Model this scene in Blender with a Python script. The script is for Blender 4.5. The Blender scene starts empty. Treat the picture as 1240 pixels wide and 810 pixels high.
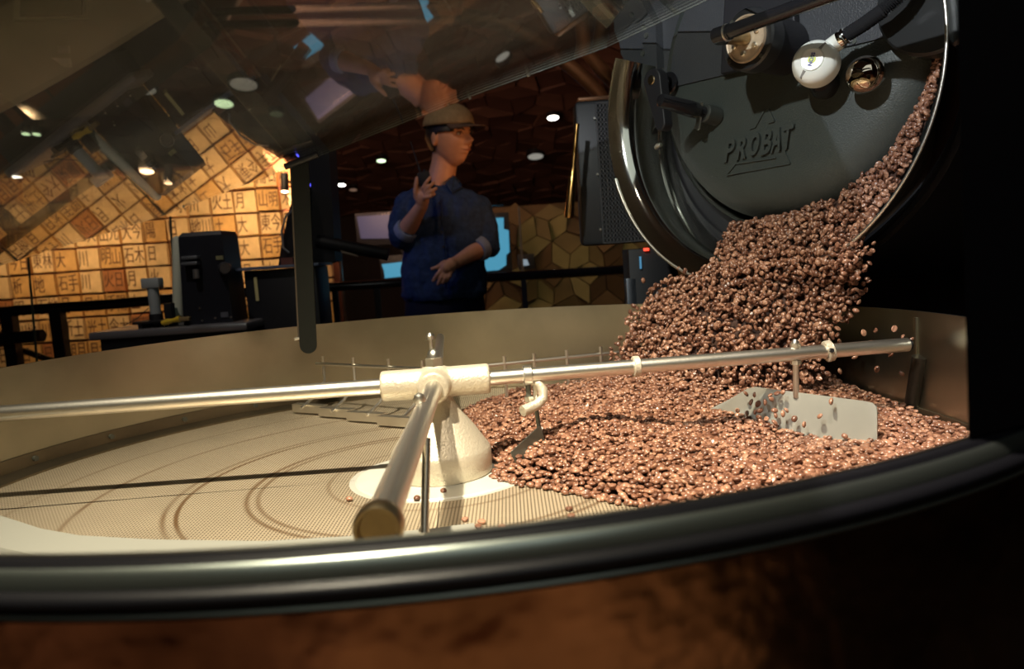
import bpy, bmesh, math, random
import numpy as np
from mathutils import Vector, Matrix, Quaternion
sc = bpy.context.scene
COL = sc.collection
PI = math.pi

# ------------------------------------------------------------------ camera
F_PX, PITCH, ROLL = 950.0, 0.103, 0.0675
CAM = Vector((0, 0, 1.25))
cp, sp, cr, sr = math.cos(PITCH), math.sin(PITCH), math.cos(ROLL), math.sin(ROLL)
right0, fwd, up0 = Vector((1, 0, 0)), Vector((0, cp, -sp)), Vector((0, sp, cp))
cam_right = right0 * cr - up0 * sr
cam_up = right0 * sr + up0 * cr
cd = bpy.data.cameras.new('camera')
cam = bpy.data.objects.new('camera', cd)
COL.objects.link(cam)
cam.matrix_world = Matrix.Translation(CAM) @ Matrix((cam_right, cam_up, -fwd)).transposed().to_4x4()
cd.sensor_width = 36.0
cd.lens = F_PX / 1240.0 * 36.0
cd.clip_start = 0.01
cd.clip_end = 60
cd.dof.use_dof = True
cd.dof.focus_distance = 1.12
cd.dof.aperture_fstop = 6.3
sc.camera = cam

def ray(px, py):
    a, b = px - 620, py - 405
    u, v = a * cr - b * sr, a * sr + b * cr
    return Vector((u / F_PX, cp - v / F_PX * sp, -sp - v / F_PX * cp))
def at(px, py, Y):
    r = ray(px, py)
    return CAM + r * (Y / r.y)
def atz(px, py, z):
    r = ray(px, py)
    return CAM + r * ((z - CAM.z) / r.z)
def on_plane(px, py, P, n):
    r = ray(px, py)
    return CAM + r * ((P - CAM).dot(n) / r.dot(n))
def pix(P):
    d = Vector(P) - CAM
    X, Y, Z = d
    dd = Y * cp - Z * sp
    v = -F_PX * (Y * sp + Z * cp) / dd
    u = F_PX * X / dd
    return 620 + u * cr + v * sr, 405 - u * sr + v * cr

# ------------------------------------------------------------------ world, lights, exposure
w = bpy.data.worlds.new('world')
sc.world = w
w.use_nodes = True
w.node_tree.nodes['Background'].inputs[0].default_value = (0.55, 0.6, 0.8, 1)
w.node_tree.nodes['Background'].inputs[1].default_value = 0.012
vs = sc.view_settings
vs.view_transform = 'Standard'
vs.look = 'None'
vs.exposure = 0.0
vs.gamma = 1.0
vs.use_curve_mapping = False

def spot(name, loc, target, energy, color, angle, blend=0.6, size=0.04):
    l = bpy.data.lights.new(name, 'SPOT')
    l.energy, l.color, l.spot_size, l.spot_blend, l.shadow_soft_size = energy, color, math.radians(angle), blend, size
    o = bpy.data.objects.new(name, l)
    COL.objects.link(o)
    o.location = loc
    o.rotation_euler = (Vector(target) - Vector(loc)).to_track_quat('-Z', 'Y').to_euler()
    return o
def area(name, loc, target, energy, color, size):
    l = bpy.data.lights.new(name, 'AREA')
    l.energy, l.color, l.size = energy, color, size
    o = bpy.data.objects.new(name, l)
    COL.objects.link(o)
    o.location = loc
    o.rotation_euler = (Vector(target) - Vector(loc)).to_track_quat('-Z', 'Y').to_euler()
    return o
spot('key_spot', (-0.34, 0.30, 2.75), (-0.12, 0.92, 0.97), 720, (1.0, 0.88, 0.72), 52, 1.0, 0.03)
spot('face_spot', (-0.62, -0.10, 2.35), (0.45, 1.35, 1.4), 150, (0.94, 0.98, 1.0), 40, 0.7, 0.02)
spot('heap_spot', (0.10, 0.15, 2.8), (0.16, 0.90, 1.0), 150, (1.0, 0.84, 0.70), 27, 1.0, 0.04)
spot('blue_spot', (-2.6, 2.1, 2.6), (-0.42, 3.2, 1.30), 34, (0.12, 0.25, 1.0), 22, 0.8, 0.1)
spot('amber_spot', (0.9, 2.2, 1.35), (-0.12, 3.2, 1.55), 30, (1.0, 0.42, 0.14), 26, 0.9, 0.06)
spot('person_spot', (-0.7, 1.9, 2.85), (-0.2, 3.2, 1.45), 24, (1.0, 0.78, 0.60), 34, 0.9, 0.1)
spot('hall_spot', (1.0, 3.6, 2.7), (0.75, 5.3, 1.1), 34, (1.0, 0.80, 0.46), 60, 1.0, 0.1)
spot('pipe_fill', (-0.1, 1.9, 2.6), (0.3, 2.6, 2.0), 14, (1.0, 0.72, 0.5), 50, 0.9, 0.05)  # small warm fill added to brighten the copper pipes
area('hall_glow', (-1.0, 4.4, 2.1), (1.2, 8.0, 2.4), 26, (1.0, 0.55, 0.36), 1.2)
spot('table_fill', (-1.0, 1.5, 2.8), (-1.0, 2.45, 1.1), 26, (1.0, 0.86, 0.74), 40, 1.0, 0.06)  # fill light added to lift the dark devices on the table
area('front_fill', (0.0, -0.55, 2.7), (0.0, 0.5, 1.0), 6, (0.92, 1.0, 0.94), 1.5)  # unseen area light added to put a highlight on the rim band
spot('floor_fill', (0.6, -1.3, 2.8), (0.6, -1.9, 0.0), 420, (1.0, 0.74, 0.44), 66, 0.8, 0.1)  # added light on the floor behind the camera, for the copper to reflect
spot('floor_fill', (-1.6, -1.2, 2.8), (-1.6, -1.7, 0.0), 200, (1.0, 0.66, 0.46), 60, 0.8, 0.1)  # second added floor light, spreads the copper reflection to the left
spot('floor_fill', (-.4, -1.9, 2.8), (-.45, -2.8, 0.6), 60, (0.9, 0.85, 1.0), 30, 0.8, 0.1)  # added light on the foot of the front wall, also for copper reflections

# ------------------------------------------------------------------ materials
MATS = {}
def mat(name, color=(.5, .5, .5), rough=.5, metal=0.0, spec=0.5, bump=0.0, bscale=40, var=0.0, vscale=6, emis=None, estr=0, coat=0.0):
    if name in MATS:
        return MATS[name]
    m = bpy.data.materials.new(name)
    m.use_nodes = True
    nt = m.node_tree
    b = nt.nodes['Principled BSDF']
    b.inputs['Base Color'].default_value = (*color, 1)
    b.inputs['Roughness'].default_value = rough
    b.inputs['Metallic'].default_value = metal
    b.inputs['Specular IOR Level'].default_value = spec
    b.inputs['Coat Weight'].default_value = coat
    b.inputs['Coat Roughness'].default_value = 0.08
    if emis:
        b.inputs['Emission Color'].default_value = (*emis, 1)
        b.inputs['Emission Strength'].default_value = estr
    tc = nt.nodes.new('ShaderNodeTexCoord')
    if var:
        n = nt.nodes.new('ShaderNodeTexNoise')
        n.inputs['Scale'].default_value = vscale
        n.inputs['Detail'].default_value = 5
        nt.links.new(tc.outputs['Object'], n.inputs['Vector'])
        r = nt.nodes.new('ShaderNodeMapRange')
        r.inputs[1].default_value, r.inputs[2].default_value = .3, .7
        r.inputs[3].default_value, r.inputs[4].default_value = 1 - var, 1 + var
        nt.links.new(n.outputs[0], r.inputs[0])
        mx = nt.nodes.new('ShaderNodeVectorMath')
        mx.operation = 'SCALE'
        mx.inputs[0].default_value = color
        nt.links.new(r.outputs[0], mx.inputs['Scale'])
        nt.links.new(mx.outputs[0], b.inputs['Base Color'])
    if bump:
        n2 = nt.nodes.new('ShaderNodeTexNoise')
        n2.inputs['Scale'].default_value = bscale
        n2.inputs['Detail'].default_value = 3
        nt.links.new(tc.outputs['Object'], n2.inputs['Vector'])
        bp = nt.nodes.new('ShaderNodeBump')
        bp.inputs['Strength'].default_value = bump
        bp.inputs['Distance'].default_value = 0.002
        nt.links.new(n2.outputs[0], bp.inputs['Height'])
        nt.links.new(bp.outputs[0], b.inputs['Normal'])
    MATS[name] = m
    return m
def N(m, t, **kw):
    n = m.node_tree.nodes.new(t)
    for k, v in kw.items():
        setattr(n, k, v)
    return n
def L(m, a, b):
    m.node_tree.links.new(a, b)

steel = mat('brushed_steel', (.66, .60, .49), .34, 1, var=.14, vscale=7, bump=.12, bscale=60)
wall_steel = mat('tray_wall_steel', (.42, .39, .30), .30, 1, var=.25, vscale=4, bump=.15, bscale=25)
polished = mat('polished_steel', (.82, .82, .80), .07, 1, var=.05)
satin = mat('satin_aluminium', (.80, .77, .70), .33, 1, bump=.08, bscale=300)
cast = mat('cast_metal', (.60, .54, .43), .45, .45, bump=.5, bscale=320, var=.06, vscale=20)
bronze = mat('bronze', (.42, .33, .2), .3, 1, var=.2, vscale=40)
pale_m = mat('pale_steel', (.70, .70, .63), .42, .4, var=.08, vscale=12)
paddle_m = mat('paddle_steel', (.46, .47, .43), .42, .55, var=.08, vscale=12)
black_gloss = mat('gloss_black', (.012, .012, .014), .16, 0, .6)
black_matt = mat('matt_black', (.012, .012, .015), .55, 0, .4)
rubber = mat('black_rubber', (.006, .006, .008), .38, 0, .22)
face_m = mat('face_paint', (.040, .048, .044), .46, 0, .5, bump=.5, bscale=420, var=.08, vscale=9)
upper_m = mat('upper_paint', (.040, .043, .048), .40, 0, .5, bump=.5, bscale=420, var=.08, vscale=9)
dark_steel = mat('dark_steel', (.14, .15, .13), .4, .7, var=.1)
white_plastic = mat('white_plastic', (.72, .74, .68), .28, 0, .5)
copper_pipe = mat('copper_pipe', (.30, .15, .08), .42, .6, var=.15, vscale=9)
brass = mat('brass', (.75, .42, .14), .25, 1, var=.1)
skin_m = mat('skin', (.52, .27, .17), .5, 0, .35, var=.08, vscale=30)
hair_m = mat('hair', (.012, .010, .010), .5)
shirt_m = mat('denim_shirt', (.020, .040, .098), .85, 0, .2, var=.25, vscale=60, bump=.5, bscale=70)
shirt_in = mat('shirt_lining', (.20, .24, .34), .85, 0, .2, var=.15, vscale=60)
trouser_m = mat('dark_trousers', (.008, .010, .022), .8, 0, .2)
cap_m = mat('khaki_cap', (.27, .20, .115), .85, 0, .2, var=.12, vscale=60, bump=.3, bscale=300)
cap_d = mat('cap_brim', (.10, .065, .05), .8, 0, .2)
wood_d = mat('dark_wood', (.085, .036, .022), .6, 0, .3, var=.3, vscale=5)
floor_m = mat('hall_floor', (.17, .12, .085), .4, 0, .5, var=.3, vscale=3)
wall_dark = mat('dark_wall', (.025, .012, .010), .7, 0, .3, var=.2, vscale=3)
grey_box = mat('duct_grey', (.20, .19, .17), .5, .3, var=.1)
table_m = mat('table_grey', (.40, .40, .44), .3, .7, var=.1)
grey_dev = mat('device_grey', (.34, .38, .40), .4)
yellow_m = mat('yellow_plastic', (.75, .52, .04), .4)
screen_m = mat('screen_blue', (.02, .05, .08), .3, emis=(.13, .55, .85), estr=.62)
screen_v = mat('screen_violet', (.02, .02, .04), .3, emis=(.35, .27, .48), estr=.22)
led_w = mat('lamp_white', (.8, .8, .8), .4, emis=(1, .95, .85), estr=9)
led_g = mat('lamp_green', (.5, .6, .5), .4, emis=(.75, 1, .6), estr=2.2)
led_o = mat('lamp_orange', (.8, .6, .5), .4, emis=(1, .62, .35), estr=25)
led_d = mat('lamp_dim', (.5, .5, .45), .4, emis=(.8, .8, .7), estr=.28)
led_r = mat('led_red', (.6, .1, .05), .4, emis=(1, .06, .03), estr=2)
led_b = mat('led_blue', (.1, .1, .6), .4, emis=(.1, .1, 1), estr=3)
ink = mat('ink_navy', (.03, .04, .25), .5)
lime = mat('lime_print', (.55, .62, .08), .5)
paper = mat('white_label', (.6, .6, .55), .6)

def copper():
    m = mat('copper_skin', (.40, .24, .15), .22, 1, bump=1.0, bscale=14, var=.3, vscale=14)
    for n_ in m.node_tree.nodes:
        if n_.type == 'BUMP': n_.inputs['Distance'].default_value = .006
    return m
copper_m = copper()

def perf_mat():
    m = mat('perforated_steel', (.6, .52, .4), .42, .55)
    b = m.node_tree.nodes['Principled BSDF']
    tc = N(m, 'ShaderNodeTexCoord'); sep = N(m, 'ShaderNodeSeparateXYZ')
    L(m, tc.outputs['Object'], sep.inputs[0])
    def math_(op, a, bb, c=None):
        n = N(m, 'ShaderNodeMath', operation=op)
        for i, v in enumerate((a, bb, c)):
            if v is None: continue
            if isinstance(v, (int, float)): n.inputs[i].default_value = v
            else: L(m, v, n.inputs[i])
        return n.outputs[0]
    X, Y = sep.outputs[0], sep.outputs[1]
    gx = math_('FRACT', math_('MULTIPLY', X, 1 / .0042), 0)
    gy = math_('FRACT', math_('MULTIPLY', Y, 1 / .0062), 0)
    dx = math_('ABSOLUTE', math_('SUBTRACT', gx, .5), 0)
    dy = math_('ABSOLUTE', math_('SUBTRACT', gy, .5), 0)
    hole = math_('MULTIPLY', math_('LESS_THAN', dx, .21), math_('LESS_THAN', dy, .34))
    # wear rings: thin circles about the hub where the scrapers run
    R = math_('SQRT', math_('ADD', math_('MULTIPLY', X, X), math_('MULTIPLY', Y, Y)), 0)
    cramp = N(m, 'ShaderNodeValToRGB')
    e = cramp.color_ramp; e.interpolation = 'LINEAR'
    while len(e.elements) > 1: e.elements.remove(e.elements[-1])
    e.elements[0].position = 0; e.elements[0].color = (0, 0, 0, 1)
    for r_, a_ in ((.152, .45), (.24, .6), (.254, .75), (.335, .75), (.350, .6), (.465, .6), (.56, .45)):
        for d_, v_ in ((-.004, 0), (-.0015, a_), (.0015, a_), (.004, 0)):
            k = e.elements.new((r_ + d_) / .7)
            if k: k.color = (v_, v_, v_, 1)
    L(m, math_('MULTIPLY', R, 1 / .7), cramp.inputs[0])
    no = N(m, 'ShaderNodeTexNoise'); no.inputs['Scale'].default_value = 9; no.inputs['Detail'].default_value = 6
    L(m, tc.outputs['Object'], no.inputs['Vector'])
    ringv = math_('MULTIPLY', cramp.outputs[0], math_('MULTIPLY', no.outputs[0], 2.4))
    inner = math_('GREATER_THAN', R, .125)
    outer = math_('LESS_THAN', R, .672)
    hole = math_('MULTIPLY', hole, math_('MULTIPLY', inner, outer))
    mix1 = N(m, 'ShaderNodeMix', data_type='RGBA'); mix1.inputs[6].default_value = (.70, .59, .43, 1); mix1.inputs[7].default_value = (.26, .15, .07, 1)
    L(m, ringv, mix1.inputs[0])
    mixn = N(m, 'ShaderNodeMix', data_type='RGBA', blend_type='MULTIPLY'); mixn.inputs[0].default_value = .35
    L(m, mix1.outputs[2], mixn.inputs[6]); L(m, no.outputs[0], mixn.inputs[7])
    mixz = N(m, 'ShaderNodeMix', data_type='RGBA'); mixz.inputs[6].default_value = (.76, .75, .68, 1)
    L(m, math_('MULTIPLY', inner, outer), mixz.inputs[0]); L(m, mixn.outputs[2], mixz.inputs[7])
    mix2 = N(m, 'ShaderNodeMix', data_type='RGBA'); mix2.inputs[7].default_value = (.10, .065, .035, 1)
    L(m, mixz.outputs[2], mix2.inputs[6]); L(m, hole, mix2.inputs[0])
    L(m, mix2.outputs[2], b.inputs['Base Color'])
    return m
perf_m = perf_mat()

def bean_mat():
    m = mat('roasted_bean', (.2, .08, .04), .30, 0, .65)
    b = m.node_tree.nodes['Principled BSDF']
    at_ = N(m, 'ShaderNodeAttribute', attribute_name='tint')
    oi = N(m, 'ShaderNodeObjectInfo')
    ad = N(m, 'ShaderNodeMath', operation='ADD'); L(m, at_.outputs['Fac'], ad.inputs[0]); L(m, oi.outputs['Random'], ad.inputs[1])
    fr = N(m, 'ShaderNodeMath', operation='FRACT'); L(m, ad.outputs[0], fr.inputs[0])
    cr_ = N(m, 'ShaderNodeValToRGB')
    cr_.color_ramp.elements[0].color = (.11, .045, .027, 1)
    cr_.color_ramp.elements[1].color = (.36, .19, .12, 1)
    k = cr_.color_ramp.elements.new(.5); k.color = (.205, .092, .056, 1)
    L(m, fr.outputs[0], cr_.inputs[0]); L(m, cr_.outputs[0], b.inputs['Base Color'])
    return m
bean_m = bean_mat()
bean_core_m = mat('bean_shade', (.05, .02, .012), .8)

def glass_mat(name, tint=(.93, .95, .93), ior=1.25, haze=.03, scratches=False):
    m = bpy.data.materials.new(name); m.use_nodes = True
    nt = m.node_tree; nt.nodes.clear()
    out = N(m, 'ShaderNodeOutputMaterial')
    tr = N(m, 'ShaderNodeBsdfTransparent'); tr.inputs[0].default_value = (*tint, 1)
    gl = N(m, 'ShaderNodeBsdfGlossy'); gl.inputs['Roughness'].default_value = .012; gl.inputs[0].default_value = (.95, .95, .95, 1)
    geo = N(m, 'ShaderNodeNewGeometry')
    mr = N(m, 'ShaderNodeMapRange'); mr.inputs[3].default_value = ior; mr.inputs[4].default_value = 1 / ior
    L(m, geo.outputs['Backfacing'], mr.inputs[0])
    fr = N(m, 'ShaderNodeFresnel'); L(m, mr.outputs[0], fr.inputs[0])
    mx = N(m, 'ShaderNodeMixShader'); L(m, fr.outputs[0], mx.inputs[0]); L(m, tr.outputs[0], mx.inputs[1]); L(m, gl.outputs[0], mx.inputs[2])
    df = N(m, 'ShaderNodeBsdfDiffuse'); df.inputs[0].default_value = (.6, .58, .5, 1)
    mx2 = N(m, 'ShaderNodeMixShader')
    tc = N(m, 'ShaderNodeTexCoord'); no = N(m, 'ShaderNodeTexNoise'); no.inputs['Scale'].default_value = 5; no.inputs['Detail'].default_value = 6
    L(m, tc.outputs['Object'], no.inputs['Vector'])
    m2 = N(m, 'ShaderNodeMapRange'); m2.inputs[1].default_value = .35; m2.inputs[2].default_value = .7; m2.inputs[3].default_value = haze * .4; m2.inputs[4].default_value = haze * 1.4
    L(m, no.outputs[0], m2.inputs[0]); L(m, m2.outputs[0], mx2.inputs[0])
    L(m, mx.outputs[0], mx2.inputs[1]); L(m, df.outputs[0], mx2.inputs[2]); L(m, mx2.outputs[0], out.inputs[0])
    MATS[name] = m
    return m
hood_glass = glass_mat('hood_glass', (.80, .80, .76), 1.17, .018)
rail_glass = glass_mat('rail_glass', (.9, .93, .92), 1.3, .012)

# ------------------------------------------------------------------ geometry helpers
def tag(o, label=None, cat=None, group=None, kind=None):
    if label: o['label'] = label
    if cat: o['category'] = cat
    if group: o['group'] = group
    if kind: o['kind'] = kind
    return o
def thing(name, loc, label, cat, group=None, kind=None):
    o = bpy.data.objects.new(name, None)
    COL.objects.link(o)
    o.location = loc
    o.empty_display_size = .05
    return tag(o, label, cat, group, kind)
def wloc(o):
    v = Vector((0, 0, 0))
    while o:
        v += o.location
        o = o.parent
    return v
def obj(name, bm, m, parent=None, origin=None, smooth=35, label=None):
    """world-space bmesh -> one mesh object; only translations are used in parents"""
    me = bpy.data.meshes.new(name)
    if smooth: bmesh.ops.recalc_face_normals(bm, faces=bm.faces[:])
    L0 = Vector(origin) if origin is not None else (wloc(parent) if parent else Vector((0, 0, 0)))
    bmesh.ops.translate(bm, verts=bm.verts[:], vec=-L0)
    bm.to_mesh(me); bm.free()
    if smooth:
        me.polygons.foreach_set('use_smooth', [True] * len(me.polygons))
        me.set_sharp_from_angle(angle=math.radians(smooth))
    me.materials.append(m)
    o = bpy.data.objects.new(name, me)
    COL.objects.link(o)
    if parent:
        o.parent = parent
        o.location = L0 - wloc(parent)
    else:
        o.location = L0
    if label: o['label'] = label
    return o
def NB(): return bmesh.new()
def frame_of(d):
    d = Vector(d).normalized()
    a = Vector((0, 0, 1)) if abs(d.z) < .9 else Vector((1, 0, 0))
    x = a.cross(d).normalized()
    return x, d.cross(x), d
def tube(bm, pts, r, seg=16, caps=True):
    pts = [Vector(p) for p in pts]
    n = len(pts)
    rs = [r] * n if isinstance(r, (int, float)) else r
    x = None; rings = []
    for i, p in enumerate(pts):
        d = (pts[min(i + 1, n - 1)] - pts[max(i - 1, 0)]).normalized()
        if x is None: x = frame_of(d)[0]
        x = (x - d * x.dot(d)).normalized()
        y = d.cross(x)
        rings.append([bm.verts.new(p + (x * math.cos(a) + y * math.sin(a)) * rs[i]) for a in (2 * PI * k / seg for k in range(seg))])
    for A, B in zip(rings, rings[1:]):
        for k in range(seg):
            bm.faces.new((A[k], A[(k + 1) % seg], B[(k + 1) % seg], B[k]))
    if caps:
        bm.faces.new(rings[0][::-1]); bm.faces.new(rings[-1])
    return bm
def box(bm, c, s, M=None, bev=0):
    r = bmesh.ops.create_cube(bm, size=1)
    vs_ = r['verts']
    for v in vs_: v.co = Vector((v.co.x * s[0], v.co.y * s[1], v.co.z * s[2]))
    if bev:
        es = list({e for v in vs_ for e in v.link_edges})
        rr = bmesh.ops.bevel(bm, geom=es, offset=bev, segments=2, affect='EDGES', profile=.5)
        vs_ = list({v for f in rr['faces'] for v in f.verts} | {v for v in vs_ if v.is_valid})
        # collect island
        seen = set(vs_); st = list(vs_)
        while st:
            v = st.pop()
            for e in v.link_edges:
                o = e.other_vert(v)
                if o not in seen: seen.add(o); st.append(o)
        vs_ = list(seen)
    T = Matrix.Translation(Vector(c))
    if M is not None: T = T @ M.to_4x4()
    bmesh.ops.transform(bm, matrix=T, verts=vs_)
    return bm
def lathe(bm, prof, M=Matrix(), seg=64, a0=0, a1=2 * PI, closed=False):
    full = abs(a1 - a0 - 2 * PI) < 1e-6
    n = seg if full else seg + 1
    rings = []
    for k in range(n):
        a = a0 + (a1 - a0) * k / seg
        rings.append([bm.verts.new(M @ Vector((r * math.cos(a), r * math.sin(a), z))) for r, z in prof])
    m_ = len(prof)
    for k in range(seg):
        A, B = rings[k], rings[(k + 1) % n]
        for j in range(m_ if closed else m_ - 1):
            j2 = (j + 1) % m_
            try: bm.faces.new((A[j], B[j], B[j2], A[j2]))
            except ValueError: pass
    return bm
def cyl(bm, p, q, r, r2=None, seg=24, bev=0):
    p, q = Vector(p), Vector(q)
    r2 = r if r2 is None else r2
    if bev:
        d = (q - p).normalized()
        return tube(bm, [p, p + d * bev, q - d * bev, q], [r - bev, r, r2, r2 - bev], seg)
    return tube(bm, [p, q], [r, r2], seg)
def prism(bm, poly, d0, d1, M):
    """poly: 2D points; extrudes along local z from d0 to d1; M: matrix"""
    A = [bm.verts.new(M @ Vector((x, y, d0))) for x, y in poly]
    B = [bm.verts.new(M @ Vector((x, y, d1))) for x, y in poly]
    n = len(poly)
    bm.faces.new(A[::-1]); bm.faces.new(B)
    for k in range(n): bm.faces.new((A[k], A[(k + 1) % n], B[(k + 1) % n], B[k]))
    return bm
def ball(bm, c, r, sx=1, sy=1, sz=1, M=None, u=16, v=10):
    T = Matrix.Translation(Vector(c)) @ (M.to_4x4() if M is not None else Matrix()) @ Matrix.Diagonal((sx, sy, sz, 1))
    bmesh.ops.create_uvsphere(bm, u_segments=u, v_segments=v, radius=r, matrix=T)
    return bm
def sheet(bm, P, th, n):
    """closed slab from 3D polygon P with thickness th along n"""
    A = [bm.verts.new(Vector(p)) for p in P]
    B = [bm.verts.new(Vector(p) + n * th) for p in P]
    k = len(P)
    bm.faces.new(A[::-1]); bm.faces.new(B)
    for i in range(k): bm.faces.new((A[i], A[(i + 1) % k], B[(i + 1) % k], B[i]))
    return bm
def hexnut(bm, p, d, r, h):
    x, y, d = frame_of(d)
    M = Matrix.Translation(Vector(p)) @ Matrix((x, y, d)).transposed().to_4x4()
    return prism(bm, [(r * math.cos(k * PI / 3), r * math.sin(k * PI / 3)) for k in range(6)], 0, h, M)
def stadium(cx_, cy_, r1, r2, L_, ang=0, n=12):
    """rounded link: circle r1 at origin, circle r2 at distance L_ along +y local"""
    pts = []
    for k in range(n + 1):
        a = PI + PI * k / n
        pts.append((r1 * math.cos(a), r1 * math.sin(a)))
    for k in range(n + 1):
        a = PI * k / n
        pts.append((r2 * math.cos(a), L_ + r2 * math.sin(a)))
    c_, s_ = math.cos(ang), math.sin(ang)
    return [(cx_ + x * c_ - y * s_, cy_ + x * s_ + y * c_) for x, y in pts]

def text_mesh(s, size=1, extrude=0, bevel=0, offset=0, shear=0):
    c = bpy.data.curves.new('glyph', 'FONT')
    c.body = s; c.size = size; c.extrude = extrude; c.bevel_depth = bevel; c.offset = offset; c.shear = shear
    c.align_x = 'CENTER'; c.align_y = 'CENTER'; c.resolution_u = 3
    o = bpy.data.objects.new('glyph', c)
    COL.objects.link(o)
    bpy.context.view_layer.update()
    me = bpy.data.meshes.new_from_object(o.evaluated_get(bpy.context.evaluated_depsgraph_get()))
    bpy.data.objects.remove(o)
    return me

# ================================================================== room shell
def structure(name, bm, m, smooth=0):
    o = obj(name, bm, m, smooth=smooth)
    o['kind'] = 'structure'
    return o
bm = NB(); box(bm, (0, 3.5, -.05), (12, 13, .1)); structure('floor', bm, floor_m)
bm = NB(); box(bm, (0, 9.7, 1.6), (12, .1, 3.2)); structure('wall_back', bm, wall_dark)
bm = NB(); box(bm, (-5.0, 3.5, 1.6), (.1, 12.5, 3.2)); structure('wall_left', bm, wall_dark)
bm = NB(); box(bm, (5.0, 3.5, 1.6), (.1, 12.5, 3.2)); structure('wall_right', bm, wall_dark)
bm = NB(); box(bm, (0, -2.9, 1.6), (12, .1, 3.2)); structure('wall_front', bm, wood_d)
ceil_m = mat('ceiling_timber', (.13, .066, .046), .6, 0, .25, var=.35, vscale=2.2)
ceil_m2 = mat('ceiling_timber_dark', (.075, .036, .026), .6, 0, .25, var=.3, vscale=2.2)
# ceiling: flat over the roaster, then sloping down to the back
CP = [(-2.95, 2.95), (5.2, 2.95), (9.65, 1.85)]
bm = NB()
vs0 = [[bm.verts.new((x, y, z + dz)) for y, z in CP] for x, dz in ((-5.05, 0), (5.05, 0), (-5.05, .12), (5.05, .12))]
for k in range(2):
    for A, B in ((vs0[0], vs0[1]), (vs0[2], vs0[3])):
        bm.faces.new((A[k], A[k + 1], B[k + 1], B[k]))
    for A, B in ((vs0[0], vs0[2]), (vs0[1], vs0[3])):
        bm.faces.new((A[k], A[k + 1], B[k + 1], B[k]))
ceiling = structure('ceiling', bm, ceil_m2)

def facet_mesh(name, quad, h, m, tilt):
    """one timber facet: four-sided block with its own tilt; 10-20 triangles"""
    me = bpy.data.meshes.new(name)
    c = Vector((0, 0, 0))
    lo = [Vector((x * .97, y * .97, 0)) for x, y in quad]
    hi = [Vector((x * .95, y * .95, h + tilt[0] * x + tilt[1] * y)) for x, y in quad]
    me.from_pydata([tuple(v) for v in lo + hi], [], [(7, 6, 5, 4)[::-1]] + [(i, (i + 1) % 4, 4 + (i + 1) % 4, 4 + i) for i in range(4)])
    me.materials.append(m)
    return me
def rhombi(s):
    a = [(s * math.cos(PI / 6 + k * PI / 3), s * math.sin(PI / 6 + k * PI / 3)) for k in range(6)]
    out = []
    for k in range(3):
        q = [(0, 0), a[2 * k], a[(2 * k + 1) % 6], a[(2 * k + 2) % 6]]
        cx_ = sum(p[0] for p in q) / 4; cy_ = sum(p[1] for p in q) / 4
        out.append(((cx_, cy_), [(x - cx_, y - cy_) for x, y in q]))
    return out
def facets(parent, s, M, x0, x1, y0, y1, h, mats, limit, rng, name='panel', tilt=.22, jit=.16):
    """tumbling-block field of timber facets on an irregular lattice, each facet a block of its own"""
    def wob(x, y):
        k = (round(x / s * 20), round(y / s * 20))
        r_ = random.Random(k[0] * 7919 + k[1] * 104729)
        return x + r_.uniform(-jit, jit) * s, y + r_.uniform(-jit, jit) * s
    base = M.to_quaternion()
    cells = []
    dx, dy = s * math.sqrt(3), s * 1.5
    j = 0; y = y0
    while y <= y1:
        x = x0 + (dx / 2 if j % 2 else 0)
        while x <= x1:
            for kk in range(3):
                a = [(s * math.cos(PI / 6 + q * PI / 3), s * math.sin(PI / 6 + q * PI / 3)) for q in (2 * kk, 2 * kk + 1, 2 * kk + 2)]
                q = [wob(x, y)] + [wob(x + u, y + v) for u, v in a]
                cx_ = sum(p[0] for p in q) / 4; cy_ = sum(p[1] for p in q) / 4
                p = M @ Vector((cx_, cy_, 0))
                if p.y > .3:
                    A_, B_ = pix(p)
                    if -60 < A_ < 1300 and -60 < B_ < 480:
                        cells.append(((p - CAM).length, cx_, cy_, [(u - cx_, v - cy_) for u, v in q]))
            x += dx
        y += dy; j += 1
    cells.sort(key=lambda c: c[0])
    bmr = NB()
    for i, (d_, x, y, q) in enumerate(cells):
        me = facet_mesh(name, q, h * rng.uniform(.6, 1.5), rng.choice(mats), (rng.uniform(-tilt, tilt), rng.uniform(-tilt, tilt)))
        if i < limit:
            o = bpy.data.objects.new(name, me)
            COL.objects.link(o)
            o.parent = parent
            o.location = (M @ Vector((x, y, 0))) - wloc(parent)
            o.rotation_mode = 'QUATERNION'; o.rotation_quaternion = base
        else:
            me.transform(Matrix.Translation(M @ Vector((x, y, 0))) @ base.to_matrix().to_4x4())
            bmr.from_mesh(me); bpy.data.meshes.remove(me)
    if len(cells) > limit:
        o = obj('panel_field', bmr, mats[0], parent, smooth=0)
        o['kind'] = 'stuff'
rng = random.Random(5)
# local frame of the sloping ceiling: x right, y down-slope, z towards the room
sl = Vector((0, CP[2][0] - CP[1][0], CP[2][1] - CP[1][1])).normalized()
Mx = Matrix.Translation((0, CP[1][0], CP[1][1] - .005)) @ Matrix((Vector((1, 0, 0)), -sl, Vector((1, 0, 0)).cross(-sl))).transposed().to_4x4()
facets(ceiling, .24, Mx, -3.6, 3.2, -4.5, -.2, .02, [ceil_m, ceil_m2, ceil_m], 240, rng, tilt=.10)
Mf = Matrix.Translation((0, 0, 2.945)) @ Matrix((Vector((1, 0, 0)), Vector((0, -1, 0)), Vector((0, 0, -1)))).transposed().to_4x4()
facets(ceiling, .3, Mf, -3.6, 3.0, -5.0, -2.6, .02, [ceil_m, ceil_m2], 50, rng, tilt=.10)

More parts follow.
